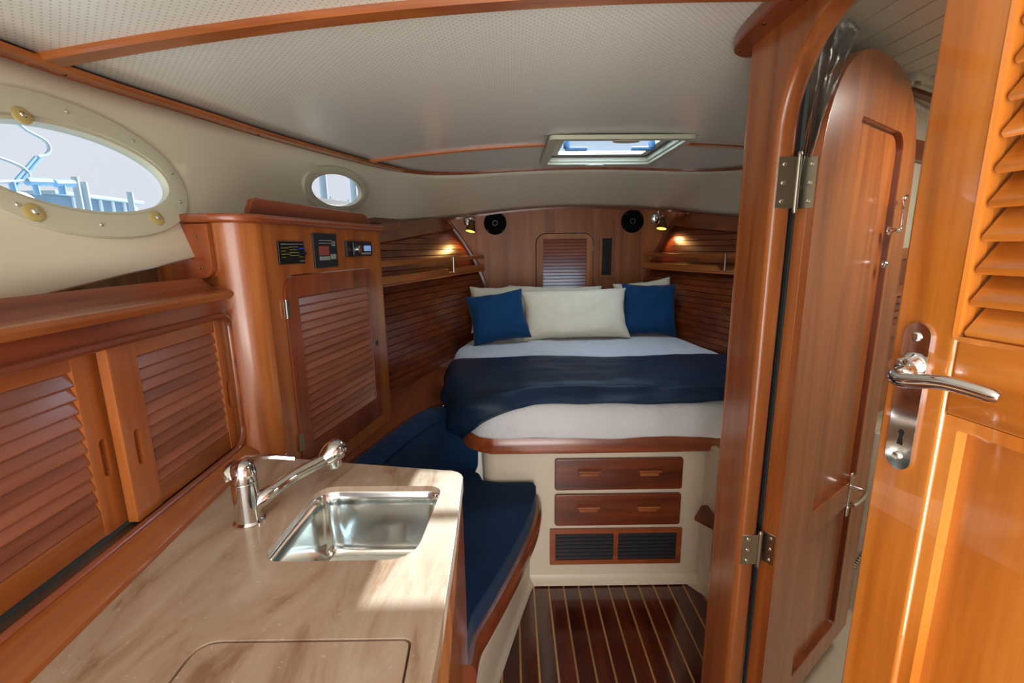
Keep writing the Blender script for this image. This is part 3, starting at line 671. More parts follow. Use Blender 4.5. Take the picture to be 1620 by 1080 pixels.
for iu in range(len(full[0])):
    row = []
    for iv in range(m_):
        p = full[iv][iu].copy(); v = iv/(m_-1); u = iu/(len(full[0])-1)
        x_, y_ = p.x, p.y; amp = min(1, max(0, (x_+.25)/.3))
        ridge = math.exp(-((v-.20-.05*math.sin(x_*4))/.06)**2)*.022-math.exp(-((v-.34-.10*noise.noise(Vector((x_*2, 3, 1))))/.05)**2)*.022
        ridge += math.exp(-((v-.55-.16*(x_-.75))/.05)**2)*.012*max(0, 1-abs(x_-.85)/.45)
        f_ = .012*noise.noise(Vector((x_*2.4+y_*3, y_*15, 5)))+.006*noise.noise(Vector((x_*9, y_*24, 2)))
        p.z += max(-.010, (ridge+f_)*amp); 
        if amp < 1: p.x += (1-amp)*.008*math.sin(v*19); p.y -= (1-amp)*.010*math.sin(p.z*60+v*6)
        row.append(p)
    P.append(row)
grid(bm, P)
th = obj('throw_blanket', bm, M_THROW, None, None, 80); solidify(th, .010, 0); tag(th, 'dark navy throw blanket lying across the foot of the bed', 'blanket')
sub = th.modifiers.new('s', 'SUBSURF'); sub.levels = 1; sub.render_levels = 1
bpy.context.view_layer.update()

def pillow(name, lab, cat, w, h, th, mat, loc, lean, yaw=0, roll=0, seed=0, group=None, piping=False, pinch=.11):
    bm = B(); N = 22; bmesh.ops.create_grid(bm, x_segments=N, y_segments=N, size=1)
    top = {}; rings = []
    V = [[None]*(N+1) for _ in range(N+1)]; V2 = [[None]*(N+1) for _ in range(N+1)]; bm.free(); bm = B()
    for i in range(N+1):
        for j in range(N+1):
            u = -1+2*i/N; v = -1+2*j/N; edge = (i in (0, N) or j in (0, N))
            px = u*w/2*(1-pinch*(1-v*v)*abs(u)**3) ; pz = v*h/2*(1-pinch*(1-u*u)*abs(v)**3)
            t = th/2*((1-u**4)*(1-v**4))**.5
            t *= 1+.28*noise.noise(Vector((u*1.6+seed, v*1.6, seed)))
            wr = .006*noise.noise(Vector((u*5+seed, v*5, seed*3)))+.004*noise.noise(Vector((u*11, v*9+seed, 2)))
            px += .006*noise.noise(Vector((v*3, seed, u))); pz += .006*noise.noise(Vector((u*3, seed, 7)))
            if edge: V[i][j] = V2[i][j] = bm.verts.new((px, 0, pz))
            else:
                V[i][j] = bm.verts.new((px, -t-wr, pz)); V2[i][j] = bm.verts.new((px, t+wr, pz))
    for i in range(N):
        for j in range(N):
            bm.faces.new((V[i][j], V[i+1][j], V[i+1][j+1], V[i][j+1])); bm.faces.new((V2[i][j], V2[i][j+1], V2[i+1][j+1], V2[i+1][j]))
    M = T(*loc) @ R(yaw, 'Z') @ R(-lean, 'X') @ R(roll, 'Y')
    o = obj(name, bm, mat, None, M, 180); tag(o, lab, cat, group)
    s = o.modifiers.new('s', 'SUBSURF'); s.levels = 1; s.render_levels = 1
    return o
pillow('throw_pillow', 'square blue cushion on the bed, left of the white pillow', 'cushion', .385, .34, .13, M_NAVYP, (-.085, 2.88, 1.03), .42, .12, -.14, 3, 'blue cushions on the bed')
pillow('throw_pillow', 'square blue cushion on the bed, right of the white pillow', 'cushion', .37, .365, .13, M_NAVYP, (.905, 3.03, 1.045), .30, -.06, .02, 8, 'blue cushions on the bed')
pillow('pillow', 'large off-white pillow in the middle of the bed, front one', 'pillow', .73, .35, .15, M_PILLOW, (.41, 2.98, 1.03), .42, 0, -.02, 5)
pillow('pillow', 'off-white pillow behind the left blue cushion', 'pillow', .36, .34, .12, M_PILLOW, (-.11, 3.16, 1.045), .35, .1, 0, 11)
pillow('pillow', 'off-white pillow behind the right blue cushion', 'pillow', .42, .36, .12, M_PILLOW, (.93, 3.22, 1.055), .3, -.1, -.12, 14)
pillow('pillow', 'off-white pillow behind the large middle pillow', 'pillow', .68, .34, .11, M_PILLOW, (.30, 3.18, 1.04), .3, 0, .02, 17)

# ================================================================== SETTEE (teak ledge, cushions, moulded base)
LZ = .75
ledge_front = smooth([(-.60, 1.14, 0), (-.575, 1.35, 0), (-.555, 1.50, 0), (-.517, 1.625, 0), (-.488, 1.759, 0), (-.422, 1.954, 0), (-.335, 2.08, 0), (-.27, 2.20, 0)], 5)
poly = [(p.x, p.y) for p in ledge_front]+[(-.29, 2.45), (-.372, 2.72)]+[(hullL(y, LZ)+.003, y) for y in (2.75, 2.5, 2.2, 1.9)]+[(-.72, 1.16)]
bm = B(); plate(bm, [poly], .728, LZ, .003, 'xy'); tag(obj('side_ledge', bm, wood('red', 'y')), 'curved teak ledge behind the navy settee backrest, below the hull planks', 'ledge')
# backrest: curved upholstered band
fc = smooth([(-.44, 1.13, 0), (-.45, 1.35, 0), (-.428, 1.489, 0), (-.387, 1.637, 0), (-.328, 1.80, 0), (-.26, 1.885, 0), (-.15, 1.895, 0)], 6)
bc = smooth([(-.585, 1.13, 0), (-.565, 1.35, 0), (-.543, 1.50, 0), (-.505, 1.63, 0), (-.472, 1.77, 0), (-.405, 1.96, 0), (-.22, 2.05, 0)], 6)
bm = B(); rows = []
for i, (a, b) in enumerate(zip(fc, bc)):
    pr = [(a, .452), (a+(a-b)*.06, .56), (a+(a-b)*.10, .63), (a+(a-b)*.06, .70), (a+(a-b)*-.02, .745), (a.lerp(b, .12), .764), (a.lerp(b, .5), .775+.004*math.sin(i*2.1)), (a.lerp(b, .88), .764), (a.lerp(b, .98), .755), (a.lerp(b, .98), .452)]
    if i in (0, len(fc)-1):
        m = a.lerp(b, .5); pr = [(q.lerp(m, .12), lerp(z, .64, .06)) for q, z in pr]
    rows.append([bm.verts.new((q.x+.003*math.sin(i*1.9+z*20), q.y, z)) for q, z in pr])
for a, b in zip(rows, rows[1:]):
    for j in range(10): bm.faces.new((a[j], a[(j+1) % 10], b[(j+1) % 10], b[j]))
bm.faces.new(rows[0]); bm.faces.new(rows[-1])
bk = thing('curved_bolster', 'curved navy settee backrest in front of the teak ledge', 'cushion')
bko = obj('backrest_cushion', bm, M_NAVY, bk, None, 80); s = bko.modifiers.new('s', 'SUBSURF'); s.levels = 1; s.render_levels = 1
bm = B(); tube(bm, [Vector((p.x-(q.x-p.x)*0, p.y, .757))+(q-p)*.02 for p, q in zip(fc, bc)], .004, 8); obj('piping', bm, M_NAVY, bk)
# seat cushion
sc = smooth([(-.125, .98, 0), (-.118, 1.06, 0), (-.095, 1.12, 0), (-.045, 1.243, 0), (.012, 1.399, 0), (.062, 1.56, 0), (.085, 1.68, 0), (.090, 1.745, 0)], 6)
outl = [(p.x, p.y) for p in sc]+[(.083, 1.775), (.06, 1.782), (-.06, 1.782), (-.13, 1.80), (-.15, 1.86), (-.20, 1.915), (-.27, 1.88), (-.335, 1.78), (-.39, 1.64), (-.43, 1.49), (-.45, 1.30), (-.43, .98)]
def cushion(bm, outline, z0, z1, r, crown):
    O = [Vector((x, y, 0)) for x, y in outline]; c = sum(O, Vector())/len(O); n = len(O)
    L = [(0.006, z0), (0, z0+r*.5), (0, z1-r), (.004, z1-r*.3), (.012, z1), (.026, z1+crown*.5)]
    rg = []
    for d, z in L: rg.append([bm.verts.new((*(p+(c-p).normalized()*d).xy, z+.0022*noise.noise(Vector((p.x*9, p.y*9, d*20))))) for p in O])
    for a, b in zip(rg, rg[1:]):
        for i in range(n): bm.faces.new((a[i], a[(i+1) % n], b[(i+1) % n], b[i]))
    bm.faces.new(rg[-1]); bm.faces.new(rg[0])
st = thing('bench_cushion', 'navy settee seat cushion curving beside the sole', 'cushion')
bm = B(); plate(bm, [outl], .424, .500, .013, 'xy', 3); obj('seat_cushion', bm, M_NAVY, st)
bm = B(); tube(bm, [Vector((p.x-.004, p.y, .497)) for p in sc], .0035, 8); obj('piping', bm, M_NAVY, st)
# settee moulded base with teak edge
sb = thing('curved_bench', 'white moulded settee base with curved teak edge, left of the sole', 'bench')
edge = [Vector((p.x, p.y, 0)) for p in sc]+[Vector((.088, 1.79, 0))]
bm = B(); sweep(bm, [p+Vector((.004, 0, .395)) for p in edge], [(-.02, -.04), (.010, -.036), (.018, -.02), (.020, .0), (.018, .02), (.008, .036), (-.006, .038), (-.02, .02)]); obj('teak_edge', bm, wood('red', 'y'), sb)
flo = [(-.155, .98), (-.115, 1.10), (-.062, 1.32), (-.045, 1.38), (.012, 1.576), (.06, 1.73), (.08, 1.782)]
flo = smooth([(x-.022, y, 0) for x, y in flo], 5); up_ = smooth([(-.16, .98, 0), (-.12, 1.10, 0), (-.05, 1.29, 0), (.01, 1.46, 0), (.05, 1.62, 0), (.062, 1.72, 0), (.065, 1.782, 0)], 5)
bm = B(); rows = []
for a, b in zip(flo, up_): rows.append([Vector((a.x+.024, a.y, .004)), Vector((a.x+.010, a.y, .014)), Vector((a.x, a.y, .045))]+[Vector((*a.lerp(b, t).xy, lerp(.045, .37, t))) for t in (.3, .6, 1)])
grid(bm, rows); bs = obj('moulded_side', bm, M_WHITE, sb); solidify(bs, .01, 0)
bm = B(); plate(bm, [[(x-.006 if x > -.3 else x, y) for x, y in outl]], .40, .422, 0, 'xy'); obj('seat_board', bm, M_WHITE, sb)

# ================================================================== GALLEY
gal = thing('galley_cabinet', 'teak galley cabinet under the beige worktop', 'cabinet', T(-.12, 0, 0))
bm = B(); box(bm, -.022, -.004, -.55, 1.005, .0, .882, .003); obj('front_panel', bm, wood('cherry', 'z'), gal)
bm = B(); box(bm, -.56, -.03, 1.02, 1.035, 0, .882); obj('end_panel', bm, wood('cherry', 'z'), gal)
bm = B(); plate(bm, [[(-.025, .98)]+[(-.034+.030*math.cos(math.radians(a)), 1.005+.03*math.sin(math.radians(a))) for a in (0, 30, 60, 90)]+[(-.06, 1.035), (-.06, .98)]], .0, .882, 0, 'xy'); obj('corner_post', bm, wood('cherry', 'z'), gal)
# worktop
ctop = [(-.118, -.6), (-.108, .55), (-.114, .80), (-.122, .985)]+[(-.167+.045*math.cos(math.radians(a)), 1.018+.045*math.sin(math.radians(a))) for a in (10, 30, 50, 75, 95)]+[(-.40, 1.105), (-.64, 1.152), (-.688, 1.158), (-.735, .86), (-.735, -.6)]
SINK = [(-.452, .728), (-.18, .728), (-.165, .985), (-.450, .990)]
def rpoly(pts, rs, n=7):
    out = []; m = len(pts)
    for i in range(m):
        p = Vector(pts[i]); a = (Vector(pts[i-1])-p).normalized(); b = (Vector(pts[(i+1) % m])-p).normalized(); r = rs[i]
        ang = a.angle(b); d = r/math.tan(ang/2); s = p+a*d; e = p+b*d
        for k in range(n+1):
            t = k/n; q = s.lerp(p, t).lerp(p.lerp(e, t), t); out.append((q.x, q.y))
    return out
sk = rpoly(SINK, (.035, .06, .035, .045))
LIDP = [(-.441, .30), (-.135, .30), (-.150, .556), (-.445, .556)]
lid = rpoly(LIDP, (.02, .02, .012, .03)); gap = rpoly([(x+(.003 if x > -.3 else -.003), y+(.003 if y > .4 else -.003)) for x, y in LIDP], (.022, .022, .014, .032))
bm = B(); plate(bm, [ctop, sk, gap], .884, .92, .004, 'xy', 3); lt = thing('worktop', 'beige veined solid-surface galley worktop with the sink cut-out', 'worktop', T(-.4, .3, 0))
LT = T(.4, -.3, 0)
obj('slab', bm, M_STONE, lt, LT)
bm = B(); plate(bm, [lid], .896, .9196, .002, 'xy'); obj('inset_lid', bm, M_STONE, lt, LT)
bm = B(); plate(bm, [gap, rpoly([(x+(-.012 if x > -.3 else .012), y+(-.012 if y > .4 else .012)) for x, y in LIDP], (.02, .02, .012, .03))], .886, .895, 0, 'xy'); obj('lid_ledge', bm, M_RUBBER, lt, LT)
# sink bowl
sn = thing('sink', 'polished stainless steel sink bowl let into the worktop', 'sink', T(-.312, .86, 0))
def ring(sc, off, z): return [((p[0]+.312)*sc, (p[1]-.86)*sc, z) for p in sk]
bm = B(); R_ = []
for sc_, z in ((.999, .890), (.997, .907), (.985, .905), (.972, .875), (.955, .82), (.93, .782), (.88, .762), (.80, .755), (.4, .752)):
    R_.append([bm.verts.new(q) for q in ring(sc_, 0, z)])
for a, b in zip(R_, R_[1:]):
    for i in range(len(a)): bm.faces.new((a[i], a[(i+1) % len(a)], b[(i+1) % len(a)], b[i]))
bm.faces.new(R_[-1]); sko = obj('bowl', bm, M_STEEL, sn, None, 50); solidify(sko, .0015, 0)
bm = B(); lathe(bm, [(.036, 0), (.036, .003), (.028, .004), (.024, .001), (.0001, .001)], 28); obj('drain_flange', bm, M_CHROME, sn, T(0, .01, .7525))
for i in range(6):
    bm = B(); cyl(bm, .0035, 0, .0006, 8); obj('drain_hole', bm, M_DARK, sn, T(.014*math.cos(i*1.047), .01+.014*math.sin(i*1.047), .7536))
# faucet
fx, fy = -.540, .853
fa = thing('faucet', 'chrome single-lever pull-out faucet standing beside the sink', 'faucet', T(fx, fy, .92))
bm = B(); lathe(bm, [(.030, 0), (.030, .004), (.0265, .008)], 32); obj('base_ring', bm, M_CHROME, fa)
bm = B(); lathe(bm, [(.0255, .006), (.0245, .03), (.024, .088), (.0235, .0895)], 32); obj('body', bm, M_CHROME, fa)
bm = B(); lathe(bm, [(.0238, .0905), (.0242, .10), (.0235, .112), (.020, .124), (.012, .131), (.0001, .133)], 32)
obj('lever_cap', bm, M_CHROME, fa)
sp_end = PY(519, 722, 1.005) - Vector((fx, fy, .92)); d = sp_end
pt = [Vector((.004, .004, .030)), Vector((.03, .022, .046)), d*.55+Vector((0, 0, .018)), d*.93, d]
bm = B(); tube(bm, smooth(pt, 6), .011, 16, [lerp(.020, .0145, min(1, i/9)) if i < 10 else lerp(.0145, .0155, (i-10)/15) for i in range(25)]); obj('spout', bm, M_CHROME, fa)
bm = B(); M = T(*(d+Vector((0, 0, .002)))) @ d.normalized().to_track_quat('Z', 'Y').to_matrix().to_4x4()
lathe(bm, [(.0155, -.014), (.022, 0), (.0265, .012), (.0265, .024), (.022, .036), (.012, .044), (.0001, .046)], 28, M); obj('spray_head', bm, M_CHROME, fa)
bm = B(); nz = d+Vector((.006, .012, -.008)); lathe(bm, [(.018, -.022), (.020, -.01), (.018, .002)], 24, T(*nz)); obj('spray_nozzle', bm, M_STEEL, fa)
lv = [Vector((-.014, -.014, .100)), Vector((-.024, -.004, .120)), Vector((-.014, .035, .122)), Vector((.018, .078, .106)), Vector((.048, .108, .088))]
bm = B(); pts = smooth(lv, 5); sweep(bm, pts, [(-.011, -.003), (.011, -.003), (.008, .002), (0, .0045), (-.008, .002)]); obj('lever_handle', bm, M_CHROME, fa)

# ---- sliding-door locker behind the worktop; frame: x=+Y, front -y faces inboard
LX = -.72
ML = frame(-.66, 0, -.05, 1)
lk = thing('galley_locker', 'teak locker with louvred sliding doors behind the worktop', 'cabinet', ML)
outer = rr(-.6, 1.235, .922, 1.345, 0); op = rr(-.55, 1.165, .955, 1.308, (.01, .055, .035, .01))
bm = B(); plate(bm, [outer, op], 0, .022, .006, 'xz', 3); obj('face_frame', bm, wood('red', 'x'), lk)
bm = B(); sweep(bm, [Vector((x, -.001, z)) for x, z in rr(-.55, 1.165, .955, 1.308, (.01, .055, .035, .01), 8)], [(-.011, .0), (-.009, .005), (-.004, .008), (.003, .006), (.005, .0)], up=(0, -1, 0), closed=True); obj('opening_moulding', bm, wood('red', 'x'), lk)
bm = B(); box(bm, -.6, 1.2, .075, .085, .92, 1.34); obj('locker_back', bm, M_DARK, lk)
bm = B(); box(bm, -.56, 1.17, .012, .030, .948, .957); box(bm, -.56, 1.17, .036, .040, .948, .962); obj('door_track', bm, M_ALU, lk)
# bottom rail / fiddle of the locker on the worktop
bm = B(); rg = []
for k_ in range(13):
    x = lerp(-.6, 1.20, k_/12); ft = lerp(.10, .033, (x+.6)/1.8)
    rg.append([bm.verts.new((x, -ft*a, .9205+b)) for a, b in ((1, 0), (1, .005), (.93, .012), (.55, .024), (.30, .032), (.12, .036), (-.08, .036), (-.08, 0))])
for a, b in zip(rg, rg[1:]):
    for j in range(8): bm.faces.new((a[j], a[(j+1) % 8], b[(j+1) % 8], b[j]))
bm.faces.new(rg[0]); bm.faces.new(rg[-1]); obj('bottom_rail', bm, wood('cherry', 'x'), lk)
def sdoor(x0, x1, y, sl, sr, slots, lab, z0=.962, z1=1.312):
    d = bpy.data.objects.new('sliding_door', None); link(d, lk, T(x0, y, 0)); w = x1-x0
    hole_ = rr(sl, w-sr, z0+.040, z1-.040, 0)
    mz = wood('cherry', 'z'); mxx = wood('cherry', 'x')
    rsr = (.003, .045, .02, .003) if sr < .06 else 0
    for nm, xa, xc in (('stile', 0, sl), ('stile', w-sr, w)):
        bm = B(); lo = rr(xa, xc, z0, z1, (0, .028, .016, 0) if (xa > 0 and x1 > 1.1) else .002)
        holes = [rr((xa+xc)/2-.008, (xa+xc)/2+.008, 1.10-.035, 1.10+.035, .0079)] if slots[0 if xa == 0 else 1] else []
        plate(bm, [lo]+holes, 0, .018, .0025); obj(nm, bm, mz, d)
        if holes: bm = B(); box(bm, (xa+xc)/2-.01, (xa+xc)/2+.01, .009, .012, 1.06, 1.14); obj('finger_pull', bm, wood('red', 'z'), d)
    bm = B(); box(bm, sl, w-sr, .001, .017, z1-.045, z1, .002); obj('top_rail', bm, mxx, d)
    bm = B(); box(bm, sl, w-sr, .001, .017, z0, z0+.045, .002); obj('bottom_rail', bm, mxx, d)
    bm = B(); box(bm, sl-.004, w-sr+.004, .0165, .0178, z0+.02, z1-.02); obj('backing_panel', bm, M_DARK, d)
    louvres(d, sl, w-sr, z0+.046, z1-.046, .008, .0232, wood('slat', 'x'), .42)
    return d
sdoor(.790, 1.160, .008, .066, .046, (True, True), 'right-hand louvred sliding door of the galley locker, nearest the tall cabinet')
sdoor(.18, .806, .034, .066, .058, (False, True), 'left-hand louvred sliding door of the galley locker, nearest the camera')
# cap shelf with fiddle
cap = lk
bm = B(); sweep(bm, [(-.6, 0, 1.345), (1.235, 0, 1.345)], [(-.10, 0), (.016, 0), (.022, .006), (.024, .012), (.020, .019), (.008, .023), (-.01, .024), (-.10, .024)], up=(0, 0, 1)); obj('cap_board', bm, wood('cherry', 'x'), cap)
pr_ = [(-.040, .022), (.004, .022), (-.010, .029), (-.020, .040), (-.025, .050), (-.031, .054), (-.038, .050)]
bm = B(); sweep(bm, [(-.6, 0, 1.345), (1.12, 0, 1.345)], pr_, up=(0, 0, 1), cap=True)
t_ = [(1.12, 1), (1.135, .85), (1.15, .45), (1.16, .15), (1.165, 0.02)]
rg = [[bm.verts.new((x, -a, 1.345+.022+(b-.022)*s)) for a, b in pr_] for x, s in t_]
for a, b in zip(rg, rg[1:]):
    for j in range(len(pr_)): bm.faces.new((a[j], a[(j+1) % len(pr_)], b[(j+1) % len(pr_)], b[j]))
bm.faces.new(rg[-1]); obj('cap_fiddle', bm, wood('red', 'x'), cap)
# plywood side liner visible between the cap and the cream liner
bm = B(); box(bm, -.915, -.900, -.7, 1.19, .9, 1.44); struct(obj('wall_left_ply', bm, wood('ply', 'z', .7, 0)), 'plywood hull side seen above the locker cap')
bm = B(); box(bm, -.90, -.80, -.6, 1.14, 1.345, 1.351); struct(obj('locker_top_ply', bm, wood('ply', 'y', .7, 0)), 'plywood top of the galley locker')

# ================================================================== TALL CABINET
MC = frame(-.64, 1.22, .184, .983)
tc = thing('tall_cabinet', 'tall teak cabinet with rounded corner and louvred door, beside the berth', 'cabinet', MC)
DOORL = rr(.058, .598, .80, 1.392, (.02, .02, .06, .055), 8)
wz = wood('cherry', 'z')
bm = B(); plate(bm, [rr(.0, .665, .752, 1.528, 0), DOORL], 0, .018, .002); obj('face_panel', bm, wz, tc)
# rounded corner post turning to the end panel
rc = .075
arc = [(-rc*math.sin(math.radians(a)), rc-rc*math.cos(math.radians(a))) for a in range(0, 91, 9)]
prof = [(0, 0)]+arc[1:]+[(-rc, rc+.0)]
bm = B(); inn = [(x*.75, y*.75+.02) for x, y in reversed(arc)]
plate(bm, [arc+[(arc[-1][0]+.02, arc[-1][1]+.012), (0, .022)]], .90, 1.528, 0, 'xy'); obj('corner_post', bm, wz, tc)
bm = B(); box(bm, -rc, -rc+.016, rc, .27, 1.375, 1.528); obj('end_panel', bm, wz, tc)
bm = B(); box(bm, -rc, -rc+.016, rc, .16, .92, 1.40); obj('end_panel', bm, wz, tc)
bm = B(); box(bm, .649, .665, .018, .34, .752, 1.528); obj('end_panel', bm, wz, tc)
bm = B(); plate(bm, [rr(.0, .115, 1.395, 1.526, (.0, .03, .0, 0))], 0, .014, .002)
sp_ = obj('side_plate', bm, wood('red', 'z'), tc, T(-rc-.002, .10, 0) @ R(math.pi/2, 'Z') @ T(-.0, .0, 0) @ R(math.pi, 'Z') @ T(-.165, -.0, 0) if False else Matrix(((0, 1, 0, -rc-.016), (-1, 0, 0, .188), (0, 0, 1, 0), (0, 0, 0, 1))))
for z in (1.42, 1.495): screw('screw', sp_, T(.085, -.0, z) @ TOFRONT, .003, M_BRASS)
# cap
capout = [(-rc-.022, .20), (-rc-.022, rc-.01)]+[(-(rc+.022)*math.sin(math.radians(a)), rc-(rc+.022)*math.cos(math.radians(a))) for a in (80, 65, 50, 35, 20, 5)]+[(.60, -.022), (.675, -.018), (.69, 0), (.69, .22), (.5, .26)]
bm = B(); plate(bm, [capout], 1.528, 1.550, .008, 'xy', 3); obj('cap_board', bm, wood('red', 'x'), tc)
bm = B(); pf = [(.0, 0), (.004, .012), (.020, .040), (.034, .046), (.60, .046), (.62, .040), (.645, .014), (.655, 0)]
pf = [(x-.01, 1.549+z*(1-.15*x)) for x, z in pf]
plate(bm, [pf], .020, .038, .004, 'xz'); obj('cap_fiddle', bm, wood('red', 'x'), tc)
# door
dr = bpy.data.objects.new('cabinet_door', None); link(dr, tc, T(0, -.004, 0))
D2 = rr(.062, .594, .804, 1.388, (.018, .018, .056, .051), 8)
bm = B(); plate(bm, [D2, rr(.118, .537, .882, 1.328, 0)], 0, .018, .004); obj('door_frame', bm, wood('red', 'z'), dr)
bm = B(); box(bm, .11, .545, .016, .0175, .875, 1.335); obj('backing_panel', bm, M_DARK, dr)
louvres(dr, .118, .537, .884, 1.327, .008, .0246, wood('slat', 'x'), .4)
bm = B(); cyl(bm, .011, 0, .0015, 18); obj('finger_hole', bm, M_BLACK, dr, T(.571, 0, 1.10) @ TOFRONT)
for z in (1.300, .905):
    bm = B(); cyl(bm, .0035, -.026, .026, 8); box(bm, .0, .012, -.001, .001, -.024, .024); box(bm, -.010, 0, -.001, .001, -.024, .024); obj('hinge', bm, M_HINGE, dr, T(.060, -.001, z))
# instruments
def L2(px, py): return on(MC, px, py, -.003)
def panel(name, lab, cat, q, mat, th=.006):
    pts = [L2(*p) for p in q]; cx_ = sum(p[0] for p in pts)/4; cz_ = sum(p[1] for p in pts)/4
    w = (pts[1][0]+pts[2][0]-pts[0][0]-pts[3][0])/4; hh = (pts[0][1]+pts[1][1]-pts[2][1]-pts[3][1])/4
    t = thing(name, lab, cat, MC @ T(cx_, 0, cz_)); bm = B(); plate(bm, [rr(-w, w, -hh, hh, .002)], -th, -.0004, .0015); obj('housing', bm, mat, t); return t, w, hh
t, w, hh = panel('battery_monitor', 'square black control panel with blue digits, left of the three instruments', 'control panel', [(438, 382), (479, 381), (482, 416), (442, 419)], M_BLACK)
TX = lambda x, z, th=.0062: T(x, -th, z) @ R(math.pi/2, 'X')
text('lettering', 'DIGITAL MULTI CONTROL', w*.135, M_TXTW, t, TX(-w*.82, hh*.74))
for i, s_ in enumerate(('mains on', 'bulk', 'absorption', 'float')): text('lettering', s_, w*.15, M_TXTY, t, TX(-w*.85, hh*(.42-.27*i)))
for i, s_ in enumerate(('inverter on', 'overload', 'low battery', 'temperature')): text('lettering', s_, w*.14, M_TXTY, t, TX(-w*.22, hh*(.50-.25*i)))
text('digits', '10', hh*.46, M_BLUELED, t, TX(w*.50, hh*.36))
text('lettering', 'amps', w*.14, M_TXTY, t, TX(w*.5, -hh*.4)); text('lettering', 'energy', w*.14, M_TXTW, t, TX(w*.52, -hh*.76))
bm = B(); lathe(bm, [(.006, 0), (.006, .008), (.004, .009), (.0001, .009)], 16, TOFRONT); obj('rotary_knob', bm, M_BLACK, t, T(w*.86, -.006, -hh*.08))
t, w, hh = panel('systems_monitor', 'tall slate-black monitor panel with dim red screen, middle of the three instruments', 'control panel', [(493, 369), (530, 369), (535, 421), (499, 425)], M_SLATE)
text('lettering', 'Current', w*.20, M_TXTW, t, TX(-w*.62, hh*.58)); text('lettering', 'Rate', w*.22, M_TXTW, t, TX(w*.08, hh*.58)); text('lettering', 'Management', w*.19, M_TXTW, t, TX(-w*.62, hh*.42))
for i in range(3): bm = B(); box(bm, 0, w*.32, -.0003, .0003, 0, hh*.025); obj('print_line', bm, M_TXTW, t, T(w*.5, -.0062, hh*(.5-.1*i)))
bm = B(); plate(bm, [rr(-w*.62, w*.22, -hh*.28, hh*.26, .001)], -.0072, -.006); obj('display', bm, M_REDSCR, t)
for i in range(5):
    bm = B(); box(bm, 0, w*.16, -.002, 0, 0, hh*.22, .0006); obj('button', bm, M_GREYB, t, T(-w*.62+i*w*.175, -.006, -hh*.56))
for i in range(3):
    bm = B(); box(bm, 0, w*.13, -.002, 0, 0, hh*.30, .0006); obj('button', bm, M_GREYB, t, T(w*.34+i*w*.16, -.006, -hh*.52))
t, w, hh = panel('car_stereo', 'black stereo head unit with pale blue display, right of the three instruments', 'stereo', [(545, 382), (583, 381), (586, 404), (548, 407)], M_BLACK, .010)
bm = B(); plate(bm, [rr(-w*.62, w*.94, -hh*.86, hh*.86, .003)], -.016, -.010, .002); obj('faceplate', bm, flat('stereo_face', (30, 34, 40), .25), t)
bm = B(); lathe(bm, [(hh*.5, 0), (hh*.48, .008), (hh*.4, .010), (.0001, .010)], 24, TOFRONT); kn = obj('volume_knob', bm, M_STEEL, t, T(-w*.28, -.016, -hh*.05))
bm = B(); box(bm, w*.22, w*.80, -.0172, -.0158, -hh*.30, hh*.42); obj('display', bm, M_LCD, t)
text('lettering', '12:05', hh*.5, M_SLATE, t, TX(w*.28, -hh*.1, .0174))
bm = B(); box(bm, -w*.45, w*.85, -.0165, -.0155, hh*.60, hh*.70); obj('disc_slot', bm, M_DARK, t)
for i in range(6): bm = B(); box(bm, 0, w*.10, -.0175, -.0155, -hh*.72, -hh*.5, .0005); obj('button', bm, M_GREYB, t, T(w*(.0+.135*i), 0, 0))

# ================================================================== PARTITION WITH ARCHED DOORWAY (starboard)
PXL = .56
MPt = frame(PXL, 0, 0, -1)            # x = -Y, front faces inboard
wp_ = bpy.data.objects.new('wall_right_partition', None); link(wp_, None, MPt); struct(wp_, 'teak partition with the arched doorway to the head')
outer = [(-1.17, 0), (.5, 0), (.5, 1.925), (-1.17, 1.925)]
opn = rr(-1.03, -.30, .10, 1.868, (.01, .01, .18, .18), 14)
bm = B(); plate(bm, [outer, opn], 0, .045, .014, 'xz', 4); obj('arched_casing', bm, wood('cherry', 'z'), wp_)
bm = B(); cyl(bm, .028, 0, 1.925, 20); obj('corner_post', bm, wood('cherry', 'z'), wp_, T(-1.166, .028, 0))
# ceiling moulding along the partition head
cm = smooth([(.60, 1.235, 0), (.565, 1.235, 0), (.530, 1.20, 0), (.512, 1.13, 0), (.505, 1.0, 0), (.505, .8, 0), (.505, .3, 0)], 6)
poly = [(p.x, p.y) for p in cm]+[(.60, .3)]
bm = B(); plate(bm, [poly], 1.902, 1.9295, .008, 'xy', 3); tr = struct(obj('trim_9', bm, wood('red', 'y')), 'rounded teak moulding where the partition meets the headliner')
for p in ((.540, 1.195), (.527, 1.06), (.525, .96)): screw('screw', tr, T(p[0], p[1], 1.902) @ R(math.pi, 'X'), .004, M_BRASS)
# head compartment bulkhead, continuing forward of the post
MHB = frame(.60, 1.19, .865, .50)
hb = bpy.data.objects.new('wall_right_bulkhead', None); link(hb, None, MHB); struct(hb, 'forward bulkhead of the head compartment')
bm = B(); box(bm, 0, 1.5, 0, .02, 0, 1.952); obj('bulkhead_panel', bm, M_LINER, hb)

def door_leaf(name, lab, M, w, th, front_holes, top_fn, tone):
    return None
